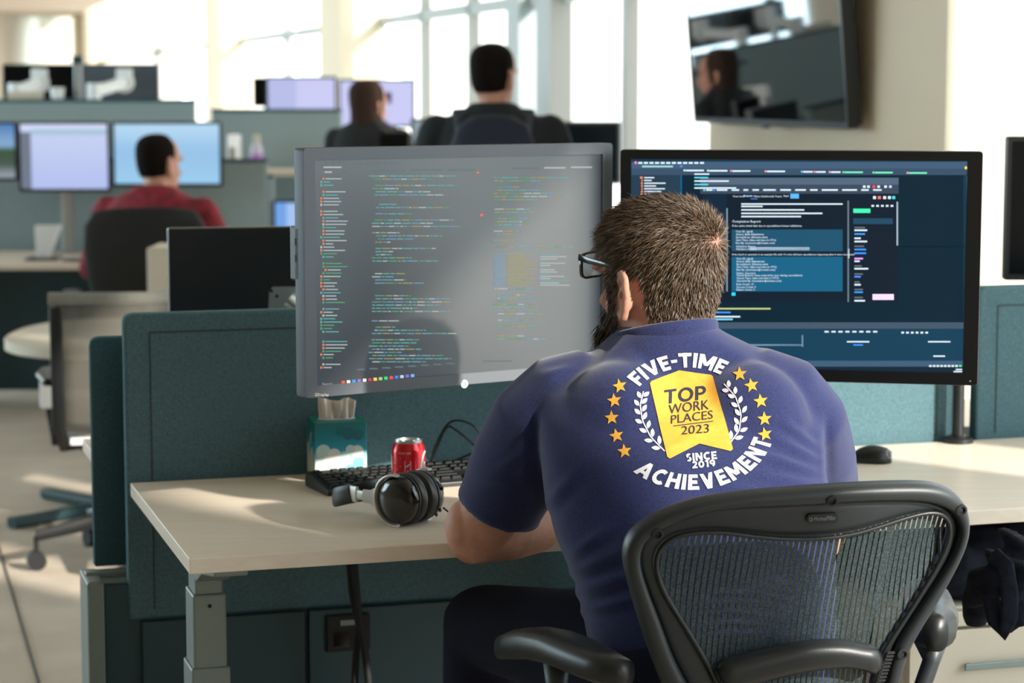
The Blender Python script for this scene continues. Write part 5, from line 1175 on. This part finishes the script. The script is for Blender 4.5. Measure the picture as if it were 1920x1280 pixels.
# ------------------------------------------------------------------ television on the pier
tvp = wt(1338), wt(1640)
TT = Matrix.Translation(W0 + WT * ((tvp[0] + tvp[1]) / 2)); tw = tvp[0] - tvp[1]; th_ = tw * .5625
zb = onpl(1485, 238, W0 - WN * .08, WN).z
Mtv = Matrix.Translation(W0 + WT * ((tvp[0] + tvp[1]) / 2) - WN * .13 + Z3 * (zb + th_ / 2)) @ Matrix(((-WT.x, WN.x, 0, 0), (-WT.y, WN.y, 0, 0), (0, 0, 1, 0), (0, 0, 0, 1))) @ Matrix.Rotation(math.radians(5), 4, 'X')
tv = thing('television', 'large dark television mounted on the beige pier, reflecting the room', 'television', tuple(Mtv.translation)); 
tw *= .985
def TB(b): b.v = [tuple(Mtv @ Vector(p)) for p in b.v]; return b
obj('bezel', TB(frame_mesh(tw, th_, .014, .014, .014, .022, 0, .04, .006)), M['bezelblk'], tv, smooth=True)
tvg = mat('tv_glass', (4, 6, 10), .03, spec=.9, coat=.6)
obj('screen', TB(MB().box((-tw / 2 + .012, .003, -th_ / 2 + .02), (tw / 2 - .012, .012, th_ / 2 - .012))), tvg, tv)
obj('rear_shell', TB(MB().box((-tw / 2 + .01, .035, -th_ / 2 + .01), (tw / 2 - .01, .06, th_ / 2 - .01))), M['bezelblk'], tv, .005)
obj('sensor_tab', TB(MB().box((-.03, -.002, -th_ / 2 - .012), (.03, .012, -th_ / 2 + .003))), M['bezelblk'], tv, .003)
obj('wall_mount', TB(MB().box((-.2, .06, -.2), (.2, .12, .2))), M['steel_dk'], tv, .004)

# ------------------------------------------------------------------ man with backpack and people further back
bm0 = at(925, 165, 8.7)
pw, hmw, Lw = figure('man standing with his back turned, wearing a dark backpack and black jacket', Vector((bm0.x, 8.7, 0)), 0, .91, 1.0, (M['skin2'], charc, darkhair), sit=False, arms=((.27, .04, .2), (.25, .2, .02)), head_turn=-30, big=1.16)
bp = thing('backpack', 'navy backpack worn by the standing man', 'backpack', tuple(Lw(0, -.2, .05)))
b = MB(); b.rings([[tuple(Lw(.165 * k * math.copysign(abs(math.cos(q)) ** .6, math.cos(q)), -.265 + .085 * k2 * math.copysign(abs(math.sin(q)) ** .7, math.sin(q)), z)) for q in [2 * math.pi * j / 24 for j in range(24)]] for z, k, k2 in ((.0, .8, .8), (.02, 1, 1), (.24, 1.02, 1.1), (.40, .98, 1), (.48, .8, .85), (.515, .45, .5), (.52, .2, .2))]); obj('pack_body', b, mat('backpack_navy', (16, 24, 46), .8), bp, smooth='all')
obj('front_pocket', MB().rings([[tuple(Lw(.125 * k * math.copysign(abs(math.cos(q)) ** .6, math.cos(q)), -.355 + .03 * k * math.sin(q), z)) for q in [2 * math.pi * j / 20 for j in range(20)]] for z, k in ((.02, .85), (.04, 1), (.2, 1), (.24, .7))]), mat('pocket_navy', (20, 28, 54), .8), bp, smooth='all')
for sg in (-1, 1): obj('shoulder_strap', MB().strap([Lw(sg * .11, -.15, .40), Lw(sg * .13, -.06, .535), Lw(sg * .14, .09, .50), Lw(sg * .15, .15, .34)], .028, .008, [tuple(X) for X in [Vector((1, 0, 0))] * 4], n=10), mat('strap_grey', (60, 66, 76), .8), bp, smooth='all')
obj('grab_loop', MB().tube([Lw(-.03, -.2, .45), Lw(0, -.2, .50), Lw(.03, -.2, .45)], .008, 8), M['rubber'], bp, smooth='all')

wm0 = at(690, 165, 11.2)
ww, hw_, Lww = figure('woman with long brown hair and black top, beside the pale screens', Vector((wm0.x, 11.2, 0)), -15, .86, .93, (M['skin2'], blackcl, brownhair), sit=False, head_turn=-25, big=.98, arms=((.24, .06, .2), (.2, .26, .18)), hair=False, drop=.08)
X, Y_, Z_ = [hw_.to_3x3() @ Vector(v) for v in ((1, 0, 0), (0, 1, 0), (0, 0, 1))]; C0 = hw_.translation; b = MB(); rs = []
for z, hwid, f, bk_ in HEADR:
    if z > -.03: rs.append(oval(C0 + Z_ * z * 1.06, X * hwid * 1.08, Y_ * ((f - .035) if z < .115 else f * .9), 26, .95, Y_ * (bk_ + .018)))
for z, hwid, yb in ((-.08, .085, .10), (-.15, .095, .10), (-.22, .10, .09), (-.28, .085, .08), (-.33, .045, .06)): rs.insert(0, oval(C0 + Z_ * z, X * hwid, Y_ * .005, 26, .9, Y_ * yb))
b.rings(rs); link('hair', voxel(b, .009, 4, .5, 'hair'), brownhair, ww)

rd0 = at(278, 165, 9.75)
rp, hmr, Lr = figure('person in a maroon shirt seated at the left desk, facing pale blue screens', Vector((rd0.x, 9.75, 0)), -14, .545, 1.0, (M['skin2'], maroon, darkhair), head_turn=-24, lean=.12, big=1.16, arms=((.29, .08, .2), (.2, .3, .22)))
rp.location.z = 0
task_chair('black office chair the maroon-shirted person sits on', Vector((at(258, 165, 9.62).x, 9.62, 0)), 14, (M['rubber'], M['black']))
hp0 = at(1255, 165, 8.7)
figure('person by the window, only sandy hair showing above the dark monitor', Vector((hp0.x, 8.7, 0)), 58, .46, 1.0, (M['skin2'], bluesh, sandhair), head_turn=8, lean=.05, big=1.1)
task_chair('office chair of the person by the window, hidden by the dark monitor', Vector((hp0.x, 8.7, 0)), 58, (M['rubber'], M['black']))

# ------------------------------------------------------------------ left: desk row of the maroon-shirted person
ldesk = bg_desk('long beige desk at the left with two lit screens on it', -260, 560, 490, 10.25, .85, .73)
g = bg_panel('grey fabric partition behind the two lit screens at left', -260, 300, 500, 460, 11.16, M['fabric_bg'], z0=.3)
blue_s = bg_screen('screen_pale_blue', (150, 196, 230), 1.0, ((0, (150, 198, 230)), (.5, (146, 190, 226)), (1, (176, 210, 236)))); lav = bg_screen('screen_lavender', (190, 200, 236), 1.0, ((0, (176, 188, 232)), (.8, (190, 200, 236)), (1, (206, 214, 240)))); land = bg_screen('screen_landscape', (120, 150, 190), .8, ((0, (160, 170, 180)), (.3, (70, 90, 80)), (.5, (60, 90, 60)), (.62, (140, 180, 220)), (1, (90, 140, 200))))
grey_s = bg_screen('screen_side', (120, 130, 150), .8); tealb = bg_screen('screen_band', (170, 200, 220), .9)
bg_monitor('lit monitor showing a pale table, left of the maroon-shirted person', 33, 228, 207, 360, 10.85, lav, .73, yaw=math.radians(2), blocks=((0, .12, .12, 1, grey_s), (.12, .08, 1, .16, tealb)))
bg_monitor('lit monitor with pale blue screen behind the maroon-shirted head', 209, 228, 417, 350, 10.95, blue_s, .73)
bg_monitor('monitor showing a landscape, cut by the left photo edge', -150, 228, 31, 340, 10.8, land, .73, yaw=math.radians(8))
kp = thing('paper_stand', 'pale wedge-shaped stand on the left desk under the screens', 'stand', tuple(Vector((at(85, 440, 10.45).x, 10.45, .73))))
q = [at(x, y, 10.45) for x, y in ((64, 403), (112, 403), (90, 468), (68, 468))]; dz_ = .73 - min(p.z for p in q); obj('panel', MB().prism([p + Z3 * dz_ for p in q], (0, .05, 0)), M['white'], kp, .004)
obj('foot', MB().box((kp.location.x - .09, 10.40, .731), (kp.location.x + .06, 10.54, .742)), M['black'], kp, .003)
tag(obj('phone', MB().box((at(142, 474, 10.4).x - .06, 10.36, .731), (at(142, 474, 10.4).x + .06, 10.44, .742)), M['black'], bevel=.004), 'black phone lying on the left desk', 'phone')
obj('modesty_panel', MB().box((at(-260, 520, 10.9).x, 10.95, .05), (at(560, 520, 10.9).x, 10.98, .69)), M['steel_dk'], ldesk, .004)
cabp = at(275, 465, 8.75); cb_ = thing('storage_cabinet', 'beige cabinet beside the black office chair, above the chair back', 'cabinet', (cabp.x, 8.75, 0))
obj('carcass', MB().box((cabp.x, 8.75, 0), (cabp.x + .32, 9.05, cabp.z)), M['cream'], cb_, .005); obj('door', MB().box((cabp.x + .01, 8.735, .03), (cabp.x + .31, 8.75, cabp.z - .02)), M['cream'], cb_, .003)
# row behind it, with two dark monitors on white arms
bg_panel('grey fabric partition under the two dark monitors on white arms', -260, 188, 366, 235, 13.0, M['fabric_bg'], z0=0)
dks = mat('screen_off', (5, 8, 11), .22, spec=.2); dks2 = mat('screen_off_sheen', (70, 78, 88), .45)  # second dark screen has its sheen put into a greyer base colour
for (x0, x1, Y, m, lab, nm) in ((4, 143, 13.7, dks, 'dark monitor on a white arm, at the far left', 'white monitor arm in front of the far left dark monitor'), (148, 298, 13.7, dks2, 'grey-sheened monitor on a white arm, second from the far left', 'white monitor arm in front of the grey-sheened monitor')):
    z0 = at(x0, 187, Y).z - .02
    bg_monitor(lab, x0, 120, x1, 187, Y, m, None, bez=.008)
    e = thing('monitor_arm', nm, 'monitor arm', tuple(at((x0 + x1) / 2, 188, Y - .2))); c = at(x0 + 70 if x0 < 100 else x0 + 85, 155, Y - .08); l = at(x0 + 25 if x0 < 100 else x0 + 28, 172, Y - .3)
    obj('mount_head', MB().lathe([(.05, 0), (.06, .03), (.045, .07)], 16, Matrix.Translation(c - Vector((0, .02, 0))) @ Matrix.Rotation(-math.pi / 2, 4, 'X')), M['white'], e, smooth=True)
    obj('arm_link', MB().strap([c, (c + l) / 2, l], .034, .03, (0, 0, 1)), M['white'], e, smooth=True); obj('joint', MB().tube([l - Z3 * .06, l + Z3 * .05], .042, 14), M['white'], e, smooth=True)
    obj('post', MB().tube([l, Vector((l.x, l.y, .73))], .025, 12), M['white'], e, smooth=True)
    obj('tilt_block', MB().box((c.x - .045, c.y - .03, c.z + .02), (c.x + .045, c.y + .05, c.z + .085)), M['white'], e, .01)
bg_desk('raised desk behind the left partition, under the dark monitors', -260, 380, 200, 13.15, .7, .73)
pp = at(148, 180, 13.1); po = thing('power_pole', 'slim grey pole between the two dark monitors at far left', 'pole', (pp.x, 13.1, 0)); obj('pole', MB().box((pp.x - .02, 13.07, 0), (pp.x + .02, 13.11, at(148, 104, 13.1).z)), M['alu'], po, .004); obj('pole_cap', MB().box((pp.x - .03, 13.065, at(148, 104, 13.1).z - .05), (pp.x + .03, 13.115, at(148, 104, 13.1).z)), M['steel_dk'], po, .004)
pc = at(125, 178, 13.3); pcz = at(125, 187, 13.3).z
cu_ = obj('paper_cup', MB().lathe([(.034, 0), (.042, .065), (.040, .065), (.032, .004)], 20, Matrix.Translation((pc.x, 13.05 - .02, at(0, 188, 13.0).z + .008))), M['white'], smooth=True); tag(cu_, 'small white cup on the far left partition ledge', 'cup')
bk2 = at(60, 182, 13.2); tag(obj('box', MB().box((bk2.x - .1, 13.0, at(0, 188, 13.0).z + .007), (bk2.x + .1, 13.05, at(0, 188, 13.0).z + .05)), M['cream'], bevel=.004), 'cream flat box on the far left partition ledge', 'box')

# ------------------------------------------------------------------ middle: partition, raised worktop with bottle
bg_panel('tall grey partition behind the purple bottle and worktop', 396, 206, 640, 330, 12.2, M['fabric_bg'], z0=0)
bg_panel('light blue-grey end panel right of the pale blue screen', 388, 330, 512, 425, 11.6, mat('pale_panel', (150, 166, 172), .9), z0=0)
zt2 = at(480, 318, 11.9).z
bg_desk('raised pale worktop holding the purple bottle', 420, 640, 318, 11.75, .4, zt2)
def bottle(x, Y, z, label):
    c = Vector((at(x, 300, Y).x, Y, z)); e = thing('drink_bottle', label, 'bottle', tuple(c)); Mb = Matrix.Translation(c)
    obj('bottle_body', MB().lathe([(.028, 0), (.033, .01), (.033, .11), (.02, .145), (.016, .15)], 24, Mb), mat('bottle_clear', (196, 192, 204), .25), e, smooth=True)
    obj('wrap_label', MB().lathe([(.0335, .03), (.0338, .032), (.0338, .085), (.0335, .087)], 24, Mb), mat('purple_label', (176, 120, 200), .5), e, smooth=True)
    obj('cap', MB().lathe([(.018, .148), (.02, .152), (.02, .18), (.015, .186), (.0001, .187)], 20, Mb), M['cream'], e, smooth=True)
bottle(481, 11.85, zt2, 'clear bottle with purple label on the raised worktop')
wb = at(428, 300, 11.72); e = thing('binder', 'white upright binder between the pale blue screen and the bottle', 'binder', (wb.x, 11.9, zt2)); obj('cover', MB().box((wb.x - .022, 11.86, zt2), (wb.x + .03, 12.05, at(428, 253, 11.86).z)), M['white'], e, .006); obj('spine_label', MB().box((wb.x - .012, 11.858, zt2 + .06), (wb.x + .02, 11.8605, zt2 + .12)), M['greymesh'], e)
bg_monitor('small bright blue screen just left of the silver-grey monitor', 511, 375, 640, 470, 11.3, bg_screen('screen_blue', (110, 160, 225), 1.0), .73, blocks=((.18, .02, .55, .95, bg_screen('screen_blue_light', (160, 190, 235), 1.0)),))
lavs = bg_screen('screen_lilac', (178, 184, 226), 1.0); lav2 = bg_screen('screen_lilac_bright', (196, 198, 238), 1.0)
zs = .95
bg_desk('desk with the pale screens beside the long-haired woman', 470, 800, 250, 12.9, .7, zs)
bg_monitor('large pale lilac monitor left of the long-haired woman', 498, 143, 632, 236, 13.3, lavs, zs, blocks=((.42, .02, 1, .96, lav2),))
bg_monitor('pale violet monitor right of the long-haired woman', 634, 148, 779, 240, 13.3, lav2, zs, blocks=((.62, .25, .70, .5, bg_screen('screen_dot', (40, 40, 110), .6)),))
bg_monitor('dark monitor edge left of the large lilac monitor', 474, 145, 530, 200, 13.6, dks, zs)
bg_monitor('small blue-white screen at the woman\'s left elbow', 592, 246, 622, 290, 12.3, bg_screen('screen_small', (190, 214, 245), 1.0), .9)
bg_monitor('small black monitor at the long-haired woman\'s right elbow', 708, 246, 768, 292, 10.8, dks, .9)
bg_monitor('pale grey monitor between the woman and the standing man', 770, 222, 850, 300, 11.6, bg_screen('screen_grey', (160, 180, 190), .7), .9)
bg_monitor('dark monitor with pale frame, right of the standing man', 1040, 228, 1162, 345, 9.4, mat('screen_teal_dark', (14, 32, 40), .25), .9, bezm=M['bezel'], yaw=math.radians(-6))
bg_desk('desk under the dark monitors by the window, mostly hidden', 780, 1110, 330, 9.15, .75, .9)
bg_monitor('black monitor cut by the right photo edge', 1889, 255, 2260, 526, 5.62, dks, .73, deep=.03)

# ------------------------------------------------------------------ oval table and light conference chair, left
tc0 = at(255, 625, 8.0); zt3 = .66
tb3 = thing('oval_table', 'pale oval meeting table at the left', 'table', (tc0.x, 8.0, 0))
lx = tc0.x - at(22, 625, 8.0).x
obj('table_top', MB().rings([oval(Vector((tc0.x, 8.0, z)), Vector((lx * k, 0, 0)), Vector((0, .53 * k, 0)), 48, .82) for z, k in ((zt3 - .04, .985), (zt3 - .036, 1), (zt3 - .004, 1), (zt3, .99))]), M['cream'], tb3, smooth=True)
obj('pedestal', MB().tube([Vector((tc0.x - .1, 8.0, .03)), Vector((tc0.x - .1, 8.0, zt3 - .04))], .05, 16), M['steel_dk'], tb3, smooth=True)
for k in range(4): a = math.pi / 4 + math.pi / 2 * k; obj('foot', MB().strap([Vector((tc0.x - .1, 8.0, .03)), Vector((tc0.x - .1 + .42 * math.cos(a), 8.0 + .42 * math.sin(a), .02))], .02, .03, (0, 0, 1)), M['steel_dk'], tb3, smooth=True)
cc3 = Vector((at(245, 165, 7.15).x, 7.15, 0)); lc = thing('conference_chair', 'pale grey conference chair with black frame, behind the left partition', 'office chair', tuple(cc3))
TC = Matrix.Translation(cc3) @ Matrix.Rotation(math.radians(8), 4, 'Z'); G = lambda x, y, z: TC @ Vector((x, y, z))
wl = .235
for sg in (-1, 1):
    obj('back_post', MB().strap([G(sg * wl, -.24, .86), G(sg * wl, -.22, .66), G(sg * wl, -.20, .48), G(sg * wl * .95, -.12, .40), G(sg * .1, 0, .38)], [.020, .021, .021, .02, .018], .012, [tuple(TC.to_3x3() @ Vector((1, 0, 0)))] * 4 + [tuple(TC.to_3x3() @ Vector((0, 1, 0)))], n=10), M['black'], lc, smooth=True)
    obj('arm_rest', MB().strap([G(sg * (wl + .02), -.2, .62), G(sg * (wl + .05), -.05, .625), G(sg * (wl + .05), .16, .615)], .028, .012, tuple(TC.to_3x3() @ Vector((1, 0, 0))), n=10), M['black'], lc, smooth=True)
    obj('arm_support', MB().strap([G(sg * (wl + .045), .1, .61), G(sg * (wl + .045), .09, .5), G(sg * (wl + .02), -.02, .40)], .016, .012, tuple(TC.to_3x3() @ Vector((1, 0, 0))), n=10), M['black'], lc, smooth=True)
obj('arm_cap', MB().box((-wl - .075, .05, .50), (-wl - .03, .12, .60), TC), M['white'], lc, .01)
obj('top_rail', MB().strap([G(x, -.245 - .02 * (1 - (x / wl) ** 2), .885) for x in np.linspace(-wl - .02, wl + .02, 9)], .020, .016, (0, 0, 1), n=12), M['greymesh'], lc, smooth=True)
bkb = MB(); rows_ = []; n = 9
for z, y in ((.875, -.245), (.8, -.235), (.7, -.222), (.6, -.21), (.5, -.195), (.46, -.17)): rows_ += [tuple(G(x, y - .03 * (1 - (x / wl) ** 2), z)) for x in np.linspace(-wl, wl, n)]
bkb.add(rows_, [(j * n + k, j * n + k + 1, (j + 1) * n + k + 1, (j + 1) * n + k) for j in range(5) for k in range(n - 1)])
def sheer():
    m = mat('sheer_fabric', (112, 110, 102), .85); nt = m.node_tree; b = nt.nodes['Principled BSDF']; b.inputs['Alpha'].default_value = .62; return m
bo = obj('sling_back', bkb, sheer(), lc, smooth='all'); sm_ = bo.modifiers.new('s', 'SOLIDIFY'); sm_.thickness = .004
st_ = MB(); st_.rings([[tuple(G(.235 * k * math.copysign(abs(math.cos(q)) ** .6, math.cos(q)), .02 + .22 * k * math.copysign(abs(math.sin(q)) ** .6, math.sin(q)), z)) for q in [2 * math.pi * j / 28 for j in range(28)]] for z, k in ((.41, .9), (.42, 1), (.445, 1), (.455, .94))]); obj('seat', st_, M['greymesh'], lc, smooth=True)
obj('seat_edge', MB().strap([G(x, -.2, .432) for x in np.linspace(-.2, .2, 5)], .012, .006, (0, 0, 1), n=8), M['white'], lc, smooth=True)
obj('gas_column', MB().tube([G(0, 0, .41), G(0, 0, .1)], .026, 12), M['alu'], lc, smooth=True)
star_base(lc, cc3, .33, .11, M['black'], math.radians(200))
for o in bpy.data.objects:
    if '_loc' in o.keys(): del o['_loc']
